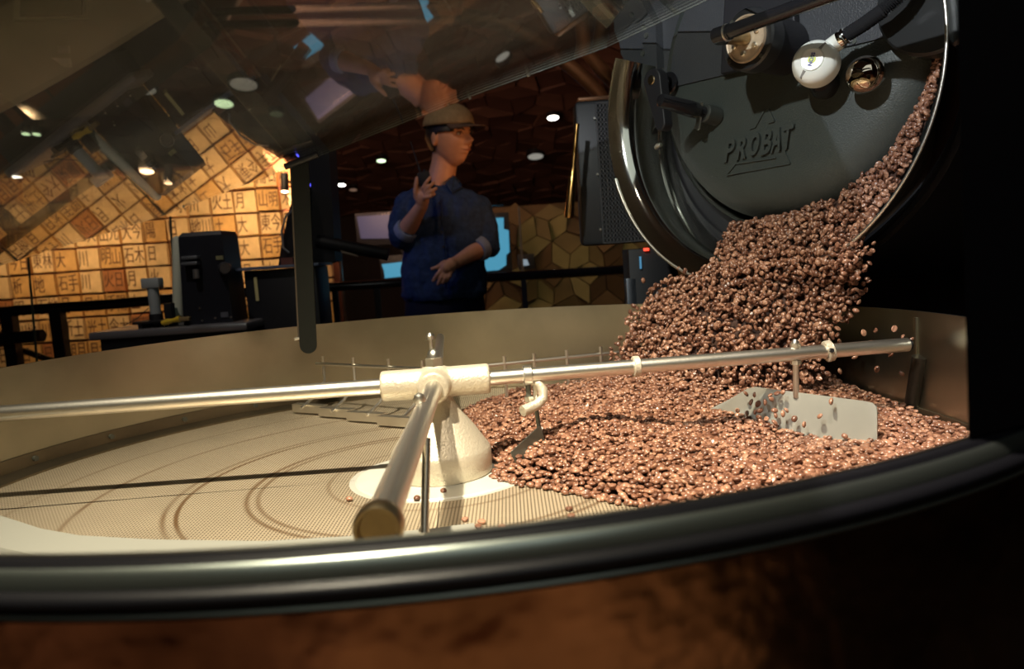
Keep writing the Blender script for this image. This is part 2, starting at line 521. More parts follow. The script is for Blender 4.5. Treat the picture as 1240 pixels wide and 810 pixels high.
# the faceted timber wall to the right of the person
hex_m = [mat('facet_oak', (.16, .115, .05), .6, 0, .25, var=.25, vscale=5), mat('facet_walnut', (.085, .05, .022), .6, 0, .25, var=.25, vscale=5), mat('facet_olive', (.24, .20, .085), .6, 0, .25, var=.2, vscale=5), mat('facet_brown', (.13, .078, .034), .6, 0, .25, var=.2, vscale=5)]
HY = 5.3
hp0, hp1 = at(566, 300, HY), at(860, 300, HY)
bm = NB(); box(bm, ((hp0.x + hp1.x) / 2, HY + .06, .78), (hp1.x - hp0.x, .1, 1.56)); hexwall = structure('wall_facet', bm, hex_m[1])
Mh = Matrix.Translation((0, HY, 0)) @ Matrix((Vector((1, 0, 0)), Vector((0, 0, 1)), Vector((0, -1, 0)))).transposed().to_4x4()
facets(hexwall, .135, Mh, hp0.x + .1, hp1.x - .1, .62, 1.45, .045, hex_m, 220, rng)

# ================================================================== carved tile wall
WY = 4.55
P_l, P_r = at(-30, 300, WY), at(412, 300, WY - .05)
tile_w, tile_h = .134, .134
wx0, wx1 = P_l.x - .25, P_r.x
tz1 = 1.86
bm = NB(); box(bm, ((wx0 + wx1) / 2 - .02, WY + .072, tz1 / 2), (wx1 - wx0 - .04, .02, tz1 + .02))
tile_mats = [mat('tile_amber', (.62, .36, .12), .6, 0, .3, var=.22, vscale=14), mat('tile_cream', (.72, .50, .24), .6, 0, .3, var=.2, vscale=14), mat('tile_rust', (.42, .17, .06), .6, 0, .3, var=.3, vscale=14)]
grout = mat('tile_joint', (.14, .045, .018), .7)
glyph_d = mat('glyph_dark', (.12, .05, .02), .7)
glyph_l = mat('glyph_pale', (.80, .66, .42), .7)
tilewall = structure('wall_tile', bm, grout)
glyphs = '析陽地大手日土林木火今石光月川明水山東'
gm = []
for ch in glyphs:
    me = text_mesh(ch, size=.1, extrude=.0015)
    me.materials.clear(); me.materials.append(glyph_d)
    me.name = 'character'
    gm.append(me)
def tile_mesh(m, rng):
    bm = NB()
    box(bm, (0, 0, 0), (tile_w * .93, .03, tile_h * .93))
    for v in bm.verts:
        v.co.x += rng.uniform(-.003, .003); v.co.z += rng.uniform(-.003, .003)
        if v.co.y < 0: v.co.x *= .96; v.co.z *= .96
    me = bpy.data.meshes.new('tile'); bm.to_mesh(me); bm.free(); me.materials.append(m)
    return me
rng = random.Random(11)
tmesh = [tile_mesh(tile_mats[k % 3 if k % 6 != 5 else 0] if k % 3 != 2 or k == 2 else tile_mats[1], rng) for k in range(9)]
tiles = []
nx = int((wx1 - wx0) / tile_w)
for j in range(int(1.02 / tile_h) + 1):
    for i in range(nx):
        tiles.append((wx0 + (i + .5) * tile_w, tz1 - .01 - (j + .5) * tile_h))
tiles.sort(key=lambda t: (0 if pix((t[0], WY, t[1]))[0] > -5 else 1))
tiles = [t for t in tiles if -25 < pix((t[0], WY, t[1]))[0] < 440][:260]
gi = 0
for x, z in tiles:
    o = bpy.data.objects.new('tile', rng.choice(tmesh))
    COL.objects.link(o); o.parent = tilewall
    yo = rng.uniform(-.006, .008)
    o.location = Vector((x, WY + .045 + yo, z)) - wloc(tilewall)
    o.rotation_euler = (0, rng.uniform(-.02, .02), 0)
    for q in range(rng.choice((1, 2))):
        g = bpy.data.objects.new('character', rng.choice(gm))
        COL.objects.link(g); g.parent = o
        g.rotation_euler = (PI / 2, 0, 0)
        s_ = rng.uniform(.54, .62)
        g.scale = (s_, s_ * 1.75, 1)
        g.location = (-.029 + .058 * q, -.0155, rng.uniform(-.004, .004))
for px, py, e in ((80, 212, 10), (178, 222, 8), (262, 216, 12), (338, 222, 16), (-10, 230, 6), (130, 318, 7), (300, 300, 7), (30, 330, 6)):
    p = at(px, py, WY)
    spot('tile_wall_spot', (p.x, WY - .42, p.z + .30), (p.x, WY + .05, p.z - .12), e * 1.1, (1.0, .66, .36), 100, 1.0, .03)

# ================================================================== cooling tray
CX, CY, R = -.1065, 1.0409, .70
ZR, ZF = 1.12624, .95974
TC = Vector((CX, CY, 0))
MT = Matrix.Translation(TC)
tray = thing('cooling_tray', (CX, CY, 0), 'large round steel cooling tray with copper outside and black rubber rim', 'cooling tray')
bm = NB(); lathe(bm, [(R, ZF - .01), (R, ZR + .001), (R + .0015, ZR + .001), (R + .004, ZR - .003), (R + .004, ZF - .01)], MT, 160, closed=True); obj('tray_wall', bm, wall_steel, tray)
bm = NB(); lathe(bm, [(R + .0025, ZR - .012), (R + .002, ZR - .0005), (R + .0035, ZR + .001), (R + .008, ZR + .0005), (R + .0105, ZR - .002), (R + .0105, ZR - .012)], MT, 200, closed=True); obj('rubber_gasket', bm, rubber, tray)
prof = [(R + .0095, ZR - .0018), (R + .0112, ZR - .0022), (R + .0130, ZR - .0045), (R + .0145, ZR - .0078), (R + .0150, ZR - .0105), (R + .0095, ZR - .0110)]
bm = NB(); lathe(bm, prof, MT, 200, closed=True); obj('rim_band', bm, mat('rim_band_metal', (.22, .25, .23), .30, .9), tray, smooth=50)
prof = [(R + .010, ZR - .0105), (R + .0155, ZR - .0107), (R + .0195, ZR - .0125), (R + .0210, ZR - .0150), (R + .0200, ZR - .0185), (R + .0175, ZR - .0200), (R + .010, ZR - .0200)]
bm = NB(); lathe(bm, prof, MT, 200, closed=True); obj('bumper', bm, rubber, tray, smooth=50)
bm = NB(); lathe(bm, [(R + .010, ZR - .0200), (R + .0190, ZR - .0200), (R + .0200, ZR - .0212), (R + .0190, ZR - .0224), (R + .010, ZR - .0224)], MT, 200, closed=True); obj('trim_strip', bm, dark_steel, tray)
bm = NB(); lathe(bm, [(R + .017, ZR - .0225), (R + .0185, ZR - .0235), (R + .0195, .55), (R + .006, .50), (R + .004, .52), (R + .004, ZR - .026)], MT, 200, closed=True); obj('copper_cladding', bm, copper_m, tray)
bm = NB(); lathe(bm, [(0, .0), (.45, .0), (.45, .06), (.40, .08), (.40, .52), (0, .52)], MT, 64); obj('base', bm, black_matt, tray)
bm = NB(); lathe(bm, [(0, ZF - .03), (R, ZF - .03), (R, ZF - .012), (0, ZF - .012)], MT, 96); obj('under_plate', bm, dark_steel, tray)
# perforated floor in four sectors with straight seams
seams = [math.radians(a) for a in (3, 93, 183, 273)]
for k in range(4):
    a0, a1 = seams[k] + .004, seams[k] + PI / 2 - .004
    bm = NB(); lathe(bm, [(.055, ZF), (R - .002, ZF), (R - .002, ZF - .006), (.055, ZF - .006)], MT, 48, a0, a1, closed=True)
    obj('perforated_plate', bm, perf_m, tray, smooth=30)
bm = NB(); lathe(bm, [(.055, ZF + .0015), (.115, ZF + .0015), (.117, ZF), (.055, ZF)], MT, 96, closed=True); obj('hub_plate', bm, pale_m, tray)
# L-shaped ring where floor meets wall, with bolts
bm = NB(); lathe(bm, [(R - .0005, ZF), (R - .0005, ZF + .026), (R - .0035, ZF + .026), (R - .005, ZF + .006), (R - .042, ZF + .003), (R - .042, ZF)], MT, 160, closed=True); obj('floor_ring', bm, mat('ring_steel', (.24, .20, .14), .42, 1, var=.3, vscale=6), tray)
for a in range(20, 380, 12):
    ar = math.radians(a)
    d = Vector((math.cos(ar), math.sin(ar), 0))
    p = TC + d * (R - .006) + Vector((0, 0, ZF + .016))
    bm = NB(); cyl(bm, p + d * .003, p - d * .003, .0045, seg=10); obj('bolt', bm, dark_steel, tray)
# vertical weld seam, lug on the right of the wall
def wall_at(px, py):
    r = ray(px, py); r = r / r.y
    a_ = r.x * r.x + 1; b_ = -2 * (r.x * CX + CY); c_ = CX * CX + CY * CY - (R - .004) ** 2
    t = (-b_ + math.sqrt(b_ * b_ - 4 * a_ * c_)) / (2 * a_)
    return CAM + r * t
p = wall_at(1107, 420)
d = (Vector((p.x, p.y, 0)) - TC).normalized(); tt = Vector((-d.y, d.x, 0))
bm = NB(); box(bm, (p.x + d.x * .003, p.y + d.y * .003, (ZF + ZR) / 2 - .002), (.006, .004, ZR - ZF - .012), Matrix((tt, -d, Vector((0, 0, 1)))).transposed(), bev=.001); obj('weld_strip', bm, wall_steel, tray)
p0, p1 = wall_at(1114, 432), wall_at(1103, 500)
bm = NB(); tube(bm, [p0, p1], [.011, .011], 14); obj('wall_latch', bm, mat('latch_dark', (.05, .045, .035), .35, .8), tray)

# ================================================================== stirrer
ZB = ZF + .125
st_c = Vector((CX, CY, ZF))
stir = thing('stirrer', (CX, CY, ZF + .001), 'cast stirrer hub with four steel arms, paddles and scraper in tray centre', 'stirrer')
HB = Vector((CX, CY, ZB))
def dirv(deg): return Vector((math.cos(math.radians(deg)), math.sin(math.radians(deg)), 0))
dR, dL, dF, dB = dirv(4.6), dirv(181.2), dirv(-88.5), dirv(94.2)
MS = Matrix.Translation((CX, CY, ZF))
bm = NB(); lathe(bm, [(0, .001), (.066, .001), (.068, .004), (.068, .032), (.066, .036), (.058, .048), (.046, .066), (.034, .082), (.026, .093), (.021, .104), (.020, .125), (0, .125)], MS, 64); obj('hub_cone', bm, cast, stir)
bm = NB()
for d, ln, r in ((dR, .073, .0205), (dL, .073, .0205), (dF, .05, .021), (dB, .05, .019)):
    tube(bm, [HB, HB + d * (ln - .002), HB + d * ln], [r, r, r - .002], 32)
ball(bm, HB, .027, 1, 1, .95, u=24, v=14)
cyl(bm, HB + Vector((0, 0, -.055)), HB, .017, .021)
hc = obj('hub_head', bm, cast, stir)
md = hc.modifiers.new('remesh', 'REMESH'); md.mode = 'VOXEL'; md.voxel_size = .0017; md.use_smooth_shade = True
ms = hc.modifiers.new('soft', 'SMOOTH'); ms.iterations = 8; ms.factor = .6
# split fin below the head
bm = NB(); box(bm, HB + Vector((-.010, -.024, -.058)), (.006, .012, .05), bev=.002); obj('web', bm, cast, stir)
bm = NB(); hexnut(bm, HB + Vector((0, 0, .0235)), (0, 0, 1), .0125, .010); obj('nut', bm, satin, stir)
bm = NB(); lathe(bm, [(.009, 0), (.009, .003), (.0075, .008), (.004, .0115), (0, .0125)], Matrix.Translation(HB + Vector((0, 0, .0335))), 24); obj('acorn_nut', bm, satin, stir)
def arm(d, L0, L1, r):
    bm = NB(); cyl(bm, HB + d * L0, HB + d * L1, r, seg=28, bev=.0015); return obj('arm', bm, satin, stir)
arm(dR, .065, .665, .0098); arm(dL, .065, .66, .0105); arm(dF, .045, .565, .0115); arm(dB, .04, .60, .0085)
# right-hand end cap
bm = NB(); cyl(bm, HB + dR * .662, HB + dR * .668, .0075, seg=20); obj('end_cap', bm, rubber, stir)
def collar(s, r, wdt, m=satin, tilt=0):
    d = dR
    dd = (d + Vector((0, 0, tilt))).normalized()
    M_ = Matrix.Translation(HB + d * s) @ Matrix((*frame_of(dd)[:2], dd)).transposed().to_4x4()
    bm = NB(); lathe(bm, [(.0099, -wdt / 2), (r - .001, -wdt / 2), (r, -wdt / 2 + .001), (r, wdt / 2 - .001), (r - .001, wdt / 2), (.0099, wdt / 2)], M_, 32, closed=True)
    return obj('collar', bm, m, stir)
def s_on_arm(px):
    best = min(((abs(pix(HB + dR * (s / 500))[0] - px), s / 500) for s in range(0, 340)))
    return best[1]
s1 = s_on_arm(639); s2 = s_on_arm(770); s3 = s_on_arm(963); s4 = s_on_arm(1004)
collar(s1, .0135, .012); collar(s2, .0145, .009, cast); collar(s4, .0150, .009, cast, .18)
bm = NB(); cyl(bm, HB + dR * s4 + Vector((-.002, -.013, .003)), HB + dR * s4 + Vector((-.002, -.0175, .003)), .003, seg=10); obj('set_screw', bm, black_matt, stir)
# clamp with elbow tube, stub and little blade under the first collar
A0 = HB + dR * s1
bm = NB(); cyl(bm, A0 + Vector((0, 0, -.008)), A0 + Vector((0, 0, -.033)), .0035, seg=12); obj('stem', bm, dark_steel, stir)
bm = NB(); cyl(bm, A0 + Vector((.009, -.002, -.006)), A0 + Vector((.009, -.002, -.034)), .0032, seg=12); obj('stem', bm, satin, stir)
bm = NB(); hexnut(bm, A0 + Vector((0, 0, -.036)), (0, 0, 1), .0065, .007); obj('nut', bm, satin, stir)
q = [A0 + Vector(v) for v in ((.006, 0, -.010), (.014, -.001, -.012), (.0195, -.003, -.021), (.019, -.006, -.032), (.010, -.012, -.039), (-.004, -.02, -.043), (-.010, -.024, -.044))]
bm = NB(); tube(bm, q, [.005, .0062, .0068, .0068, .0072, .0076, .0074], 18); obj('elbow_clamp', bm, cast, stir)
bm = NB(); cyl(bm, A0 + Vector((.008, -.004, -.034)), A0 + Vector((.011, -.006, -.072)), .003, seg=12); obj('stem', bm, dark_steel, stir)
bm = NB(); sheet(bm, [A0 + Vector(v) for v in ((-.03, -.05, -.092), (.012, -.008, -.068), (.016, -.004, -.092), (-.022, -.048, -.112))], .0025, Vector((.6, -.7, .2)).normalized()); obj('blade', bm, dark_steel, stir)
# large plough plate on the right arm
A1 = HB + dR * s3
bm = NB(); hexnut(bm, A1 + Vector((0, 0, .008)), (0, 0, 1), .0075, .006); obj('nut', bm, satin, stir)
bm = NB(); lathe(bm, [(.0055, 0), (.0055, .002), (.003, .006), (0, .007)], Matrix.Translation(A1 + Vector((0, 0, .014))), 16); obj('acorn_nut', bm, satin, stir)
bm = NB(); hexnut(bm, A1 + Vector((0, 0, -.015)), (0, 0, 1), .0075, .006); obj('nut', bm, satin, stir)
bm = NB(); cyl(bm, A1 + Vector((0, 0, -.015)), A1 + Vector((0, .002, -.062)), .0042, seg=14); obj('stem', bm, satin, stir)
pn = Vector((-.70, -.70, .10)).normalized()
P0_ = A1 + Vector((0, .002, -.05))
pts = [on_plane(a, b, P0_, pn) for a, b in ((856, 497), (884, 483), (906, 470), (914, 468.5), (1048, 486), (1056, 488), (1061, 493), (1062, 500), (1062, 575), (858, 540))]
bm = NB(); sheet(bm, pts, -.003, pn); obj('paddle', bm, paddle_m, stir, smooth=0)
# front arm end ring, acorn and scraper blade hung from it
E0 = HB + dF * .560
bm = NB(); Mx = Matrix.Translation(E0) @ Matrix((*frame_of(dF)[:2], dF)).transposed().to_4x4()
lathe(bm, [(.0105, -.008), (.0150, -.008), (.0162, -.004), (.0162, .006), (.0148, .010), (.0125, .010), (.0115, .006), (0, .006)], Mx, 36); obj('end_ring', bm, bronze, stir)
S0 = HB + dF * .20
bm = NB(); lathe(bm, [(.006, 0), (.007, .003), (.0055, .008), (.002, .0105), (0, .011)], Matrix.Translation(S0 + Vector((-.004, 0, .011))), 18); obj('acorn_nut', bm, satin, stir)
ZS = ZF + .030
rod0, rod1 = HB + dF * .30 + Vector((.010, 0, -.006)), atz(514, 645, ZS + .01)
bm = NB(); tube(bm, [rod0, rod1], .0040, 12); obj('stem', bm, satin, stir)
edge = [atz(x, y, ZS) for x, y in ((-140, 566), (-60, 598), (0, 624), (50, 640), (95, 648), (183, 653), (320, 655), (440, 648), (520, 640), (574, 633))]
bm = NB()
rows = []
for i, p in enumerate(edge):
    t_ = (edge[min(i + 1, len(edge) - 1)] - edge[max(i - 1, 0)]).normalized()
    nrm = Vector((t_.y, -t_.x, 0))
    wd = .045 * min(1, (len(edge) - 1 - i) / 1.5 + .1)
    rows.append([bm.verts.new(p), bm.verts.new(p + nrm * wd + Vector((0, 0, -.004))), bm.verts.new(p + nrm * (wd + .012) + Vector((0, 0, -.024))), bm.verts.new(p + nrm * (wd + .009) + Vector((0, 0, -.024))), bm.verts.new(p + nrm * (wd - .001) + Vector((0, 0, -.007))), bm.verts.new(p + Vector((0, 0, -.003)))])
for A, B in zip(rows, rows[1:]):
    for k in range(6): bm.faces.new((A[k], A[(k + 1) % 6], B[(k + 1) % 6], B[k]))
bm.faces.new(rows[0]); bm.faces.new(rows[-1][::-1])
obj('scraper', bm, mat('scraper_steel', (.36, .36, .32), .45, .4), stir)
bm = NB(); q = atz(514, 650, ZS); ball(bm, q + Vector((0, 0, .006)), .0055); obj('acorn_nut', bm, satin, stir)
# rake behind the hub
ra, rb, rc = Vector((-.405, 1.60, 0)), Vector((-.125, 1.385, 0)), Vector((.235, 1.47, 0))
zr_ = ZF + .092
def V(p, z): return Vector((p.x, p.y, z))
bm = NB(); tube(bm, [V(ra, zr_), V(rb, zr_)], .0032, 12); obj('rake_bar', bm, satin, stir)
bm = NB(); tube(bm, [V(rb, zr_), V(rc, zr_)], .0032, 12); obj('rake_bar', bm, satin, stir)
for t_ in (.06, .32, .60, .85):
    p = ra.lerp(rb, t_)
    bm = NB(); tube(bm, [V(p, zr_ + .016), V(p, zr_ - .035), V(p, ZF + .03) + Vector((-.03, -.05, 0)) * .6, V(p, ZF + .016) + Vector((-.035, -.07, 0))], .003, 10); obj('tine', bm, satin, stir)
for t_ in (.30, .45, .62, .8):
    p = rb.lerp(rc, t_)
    bm = NB(); tube(bm, [V(p, zr_ + .014), V(p, ZF + .03)], .0032, 10); obj('tine', bm, satin, stir)
bl = [atz(362, 493, ZF + .012), atz(506, 514, ZF + .012)]
for k in range(5):
    a, b = bl[0].lerp(bl[1], k / 4 - .02), bl[0].lerp(bl[1], (k + 1) / 4 - .02)
    off = Vector((.006, .020, 0)) if k % 2 else Vector((0, 0, 0))
    a2, b2 = a + Vector((-.006, -.008, 0)), b + Vector((-.002, .010, 0))
    nn = Vector((b2.y - a2.y, -(b2.x - a2.x), 0)).normalized()
    bm = NB(); sheet(bm, [V(a2, ZF + .004), V(b2, ZF + .004), V(b2, ZF + .020), V(a2, ZF + .020)], .002, nn)
    sheet(bm, [V(a2, ZF + .018), V(b2, ZF + .018), V(b2, ZF + .018) - nn * .014, V(a2, ZF + .018) - nn * .014], .002, Vector((0, 0, 1)))
    obj('rake_blade', bm, satin, stir, smooth=0)
# far arm fittings seen above the hub
bm = NB(); e_ = HB + dB * .30; tube(bm, [e_ + Vector((-.012, 0, -.004)), e_ + Vector((-.012, 0, .030))], .0032, 10); obj('stem', bm, satin, stir)
bm = NB(); e_ = HB + dB * .30; lathe(bm, [(.008, 0), (.008, .006), (.004, .011), (0, .012)], Matrix.Translation(e_ + Vector((-.012, 0, .028))), 14); obj('acorn_nut', bm, satin, stir)

# ================================================================== roaster front
PSI, TAU = .95, -.054
FN = Vector((-math.sin(PSI) * math.cos(TAU), -math.cos(PSI) * math.cos(TAU), -math.sin(TAU)))
FT = Vector((0, 0, 1)).cross(-FN).normalized() * -1
FT = Vector((-FN.y, FN.x, 0)).normalized()
if FT.x < 0: FT = -FT
FU = FN.cross(FT)
FO = at(933, 67, 1.34)
RO_ = at(900, 108, 1.34)
def MF(P, d=0): return Matrix.Translation(P + FN * d) @ Matrix((FT, FU, FN)).transposed().to_4x4()
def fp(px, py, d=0): return on_plane(px, py, FO + FN * d, FN)
def f2(px, py, d=0):
    v = fp(px, py, d) - FO
    return v.dot(FT), v.dot(FU)
ro_base = Vector((1.0, 1.75, 0))
roaster = thing('coffee_roaster', ro_base, 'big black drum coffee roaster with domed front door above the tray', 'coffee roaster')
# domed door
bm = NB(); lathe(bm, [(0, 0), (.195, 0), (.222, -.0035), (.243, -.013), (.259, -.029), (.269, -.050), (.272, -.075), (.270, -.11), (.262, -.11)], MF(FO), 128); obj('front_cover', bm, face_m, roaster, smooth=50)
# raised upper plate across the door
la, lb = f2(802, 113), f2(1110, 37.5)
dvec = Vector((lb[0] - la[0], lb[1] - la[1])).normalized()
pr_ = .218
ang = []
for k in range(0, 361):
    a = 2 * PI * k / 360
    p = Vector((pr_ * math.cos(a), pr_ * math.sin(a)))
    if dvec.x * (p.y - la[1]) - dvec.y * (p.x - la[0]) > 0: ang.append(p)
# rotate list to start right after the gap
gaps = [(ang[(i + 1) % len(ang)] - ang[i]).length for i in range(len(ang))]
g = gaps.index(max(gaps)); ang = ang[g + 1:] + ang[:g + 1]
bm = NB(); prism(bm, [tuple(p) for p in ang[::3]], -.002, .0035, MF(FO)); obj('upper_plate', bm, upper_m, roaster, smooth=20)
# flat flange behind the door, left and above, with bolts
bm = NB(); prism(bm, [f2(a, b, -.05) for a, b in ((744, -60), (746, 20), (752, 66), (768, 92), (790, 150), (900, 150), (1135, 60), (1135, -60))], -.075, -.05, MF(FO)); obj('flange', bm, upper_m, roaster, smooth=0)
bm = NB(); prism(bm, [f2(a, b, -.03) for a, b in ((775, -50), (779, 90), (792, 112), (796, 92), (791, -50))], -.05, -.03, MF(FO)); obj('edge_strip', bm, upper_m, roaster, smooth=0)
for a, b in ((779, 65), (783, 43), (768, 29)):
    p = fp(a, b, -.03)
    bm = NB(); cyl(bm, p - FN * .004, p + FN * .003, .0052, seg=14); obj('bolt', bm, dark_steel, roaster)
for a, b in ((1035, 50), (888, 16)):
    p = fp(a, b, .003)
    bm = NB(); cyl(bm, p - FN * .004, p + FN * .002, .004, seg=12); obj('bolt', bm, dark_steel, roaster)
# outlet ring: polished funnel round the door
rv = on_plane(770, 76, RO_, FN) - RO_
a0, a1 = math.atan2(rv.dot(FU), rv.dot(FT)), math.radians(378)

prof = [(.331, -.004), (.3285, .0005), (.326, -.001), (.315, -.0045), (.304, -.010), (.295, -.018), (.288, -.030), (.281, -.055), (.268, -.115), (.272, -.118), (.300, -.09), (.322, -.04)]
rv = on_plane(985, 318, RO_, FN) - RO_
am = math.atan2(rv.dot(FU), rv.dot(FT)) % (2 * PI)
bm = NB(); lathe(bm, prof, MF(RO_), 90, a0, am, closed=True); obj('outlet_ring', bm, polished, roaster, smooth=60)
prof = [(.331, -.004), (.3285, .0005), (.326, -.001), (.323, -.020), (.320, -.050), (.314, -.085), (.300, -.115), (.304, -.118), (.322, -.09), (.328, -.04)]
bm = NB(); lathe(bm, prof, MF(RO_), 60, am, a1, closed=True); obj('outlet_rim', bm, polished, roaster, smooth=60)
prof = [(.3285 + .0028 * math.cos(a), .001 + .0028 * math.sin(a)) for a in (2 * PI * k / 8 for k in range(8))]
bm = NB(); lathe(bm, prof, MF(RO_), 120, math.radians(200), a1, closed=True); obj('rim_bead', bm, satin, roaster, smooth=60)
# chrome hoop line just outside the door
bm = NB(); lathe(bm, [(.281, -.062), (.286, -.058), (.289, -.064), (.285, -.10), (.279, -.10)], MF(FO), 96, math.radians(165), math.radians(250), closed=True); obj('chrome_hoop', bm, polished, roaster, smooth=60)
for a, b in ((797, 176), (783, 187)):
    p = fp(a, b, -.045)
    bm = NB(); cyl(bm, p - FT * .008, p + FT * .008, .0045, seg=12, bev=.001); obj('latch_pin', bm, satin, roaster)
# drum and housing behind
bm = NB(); lathe(bm, [(0, -.12), (.318, -.12), (.318, -.75), (0, -.75)], MF(RO_), 72); obj('drum_housing', bm, black_matt, roaster)
hb_ = RO_ - FN * .78
bm = NB(); box(bm, (hb_.x + .12, hb_.y + .12, .98), (.62, .62, 1.96), Matrix.Rotation(math.atan2(FT.y, FT.x), 3, 'Z'), bev=.01); obj('body', bm, black_matt, roaster)
# emblem: triangle outline and raised letters on the door
def bar2(bm, p, q, w_=.0022, h_=.003):
    p, q = fp(*p, .001), fp(*q, .001)
    d = (q - p).normalized(); s_ = d.cross(FN).normalized() * w_ / 2
    A = [p - s_, p + s_, q + s_, q - s_]
    return sheet(bm, [v - FN * .001 for v in A], h_, FN)
for seg in (((927, 132), (915, 154)), ((915, 154), (908, 156.5)), ((931, 132), (938, 147)), ((938, 147), (931, 149)), ((893, 196), (880, 212)), ((880, 212), (957, 198)), ((957, 198), (950, 183)), ((888, 199), (940, 191))):
    bm = NB(); bar2(bm, *seg); obj('emblem_line', bm, face_m, roaster, smooth=0)
tl, tr_ = f2(885, 187), f2(958, 166)
wtot = math.hypot(tr_[0] - tl[0], tr_[1] - tl[1])
tang = math.atan2(tr_[1] - tl[1], tr_[0] - tl[0])
boxes_px = [(888, 169), (903.5, 166), (918, 161), (933, 157), (945.5, 154.5), (957.5, 152)]
bot_px = [(884, 196), (899, 193), (914, 189), (929, 187), (941, 184), (953.5, 181)]
for ch, tp, bt in zip('PROBAT', boxes_px, bot_px):
    me = text_mesh(ch, size=1, extrude=.035, offset=.025)
    xs = [v.co.x for v in me.vertices]; ys = [v.co.y for v in me.vertices]
    wx, hy = max(xs) - min(xs), max(ys) - min(ys)
    T, B = f2(*tp), f2(*bt)
    mid = ((T[0] + B[0]) / 2, (T[1] + B[1]) / 2)
    hh = math.hypot(T[0] - B[0], T[1] - B[1])
    upv = Vector((T[0] - B[0], T[1] - B[1])) / hh
    bx = Vector((math.cos(tang), math.sin(tang)))
    lw = wtot / 6 * .95
    bm = NB(); bm.from_mesh(me); bpy.data.meshes.remove(me)
    Mf_ = MF(FO)
    cxm, cym = (max(xs) + min(xs)) / 2, (max(ys) + min(ys)) / 2
    for v in bm.verts:
        a, b = (v.co.x - cxm) / wx * lw, (v.co.y - cym) / hy * hh
        p2 = Vector(mid) + bx * a + upv * b
        v.co = Mf_ @ Vector((p2.x, p2.y, .0005 + (v.co.z + .035) / .07 * .0055))
    obj('letter', bm, face_m, roaster, smooth=0)
# crank lever at left
bm = NB(); lathe(bm, [(0, -.02), (.052, -.02), (.055, -.016), (.055, -.004), (.052, 0), (0, 0)], MF(fp(762, 118, -.03), .005), 48); obj('hinge_disc', bm, black_gloss, roaster)
pv = fp(789, 97, .055)
bm = NB(); cyl(bm, pv - FN * .075 - FT * .012, pv - FN * .01, .014, seg=28, bev=.002); obj('shaft', bm, black_gloss, roaster)
bm = NB(); lathe(bm, [(.012, -.003), (.019, -.003), (.021, 0), (.019, .003), (.012, .003)], MF(pv, -.045), 30, closed=True); obj('shaft_ring', bm, black_gloss, roaster)
v_ = fp(799, 150, .055) - pv
bm = NB(); prism(bm, stadium(0, 0, .021, .012, v_.length, math.atan2(v_.dot(FU), v_.dot(FT)) - PI / 2), -.022, .0, MF(pv)); lk = obj('lever', bm, black_matt, roaster, smooth=25)
md = lk.modifiers.new('edge', 'BEVEL'); md.width = .002; md.segments = 2; md.limit_method = 'ANGLE'
bm = NB(); cyl(bm, pv - FN * .002, pv + FN * .0025, .0085, seg=24, bev=.001); obj('pivot_bolt', bm, bronze, roaster)
# handle with silver lever blade and grey boss on the door
hb0 = fp(868, 141, 0)
hd = (on_plane(798, 121, FO + FN * .125, FN) - hb0).normalized()
bm = NB(); tube(bm, [hb0, hb0 + hd * .028, hb0 + hd * .030], [.0165, .0165, .0150], 32); obj('handle_boss', bm, mat('boss_grey', (.05, .055, .05), .4, .2), roaster)
hl = (on_plane(798, 121, FO + FN * .125, FN) - hb0).length
bm = NB(); tube(bm, [hb0 + hd * t for t in (.03, .042, .046, .06, hl * .9, hl * .98, hl)], [.0105, .0105, .0135, .0145, .0120, .0105, .006], 28); obj('handle', bm, black_gloss, roaster)
c0 = hb0 + hd * .036
d_top, d_bot = on_plane(851, 124, c0, FN) - c0, on_plane(846, 156, c0, FN) - c0
sd = hd.cross(d_top).normalized()
bm = NB(); sheet(bm, [c0 + d_top + sd * .002, c0 + d_top * .5 + sd * .0075, c0 + sd * .009, c0 + d_bot * .55 + sd * .006, c0 + d_bot + sd * .009, c0 + d_bot * 1.1, c0 + d_bot - sd * .004, c0 + d_bot * .5 - sd * .004, c0 - sd * .006, c0 + d_top * .5 - sd * .004, c0 + d_top - sd * .002], .003, hd); obj('lever_blade', bm, satin, roaster, smooth=0)
# sight valve: square flange, black barrel, machined face
vc = fp(935, 47, .006)
bm = NB(); prism(bm, [f2(a, b) for a, b in ((880, 92), (886, -20), (968, -45), (972, 71))], .003, .018, MF(FO)); vf = obj('valve_flange', bm, black_matt, roaster, smooth=25)
md = vf.modifiers.new('edge', 'BEVEL'); md.width = .003; md.segments = 2
for a, b in ((953, 57), (953, 13)):
    p = fp(a, b, .018)
    bm = NB(); cyl(bm, p - FN * .003, p + FN * .004, .0062, seg=16, bev=.001); obj('bolt', bm, black_gloss, roaster)
    bm = NB(); cyl(bm, p + FN * .003, p + FN * .0045, .0028, seg=6); obj('bolt_socket', bm, bronze, roaster)
vt = fp(904, 47, .105)
bv = vt - (fp(904, 47, .105) - FO).dot(FN) * FN
VB = vt - FN * .102
bm = NB(); cyl(bm, VB, vt - FN * .03, .043, seg=48, bev=.003); obj('barrel', bm, black_matt, roaster)
bm = NB(); cyl(bm, vt - FN * .032, vt, .048, seg=48, bev=.003); obj('barrel_head', bm, mat('barrel_black', (.018, .019, .021), .4), roaster)
for k in range(4):
    a = math.radians(40 + 90 * k)
    p = vt + FT * .042 * math.cos(a) + FU * .042 * math.sin(a)
    bm = NB(); cyl(bm, p - FN * .002, p + FN * .0015, .0032, seg=12); obj('bolt', bm, dark_steel, roaster)
bm = NB(); lathe(bm, [(0, 0), (.033, 0), (.033, .002), (.0355, .003), (.0365, .0), (.0365, -.004), (0, -.004)], MF(vt, .0015), 48); obj('valve_face', bm, mat('face_brass', (.62, .50, .38), .5, .3, var=.15, vscale=60), roaster)
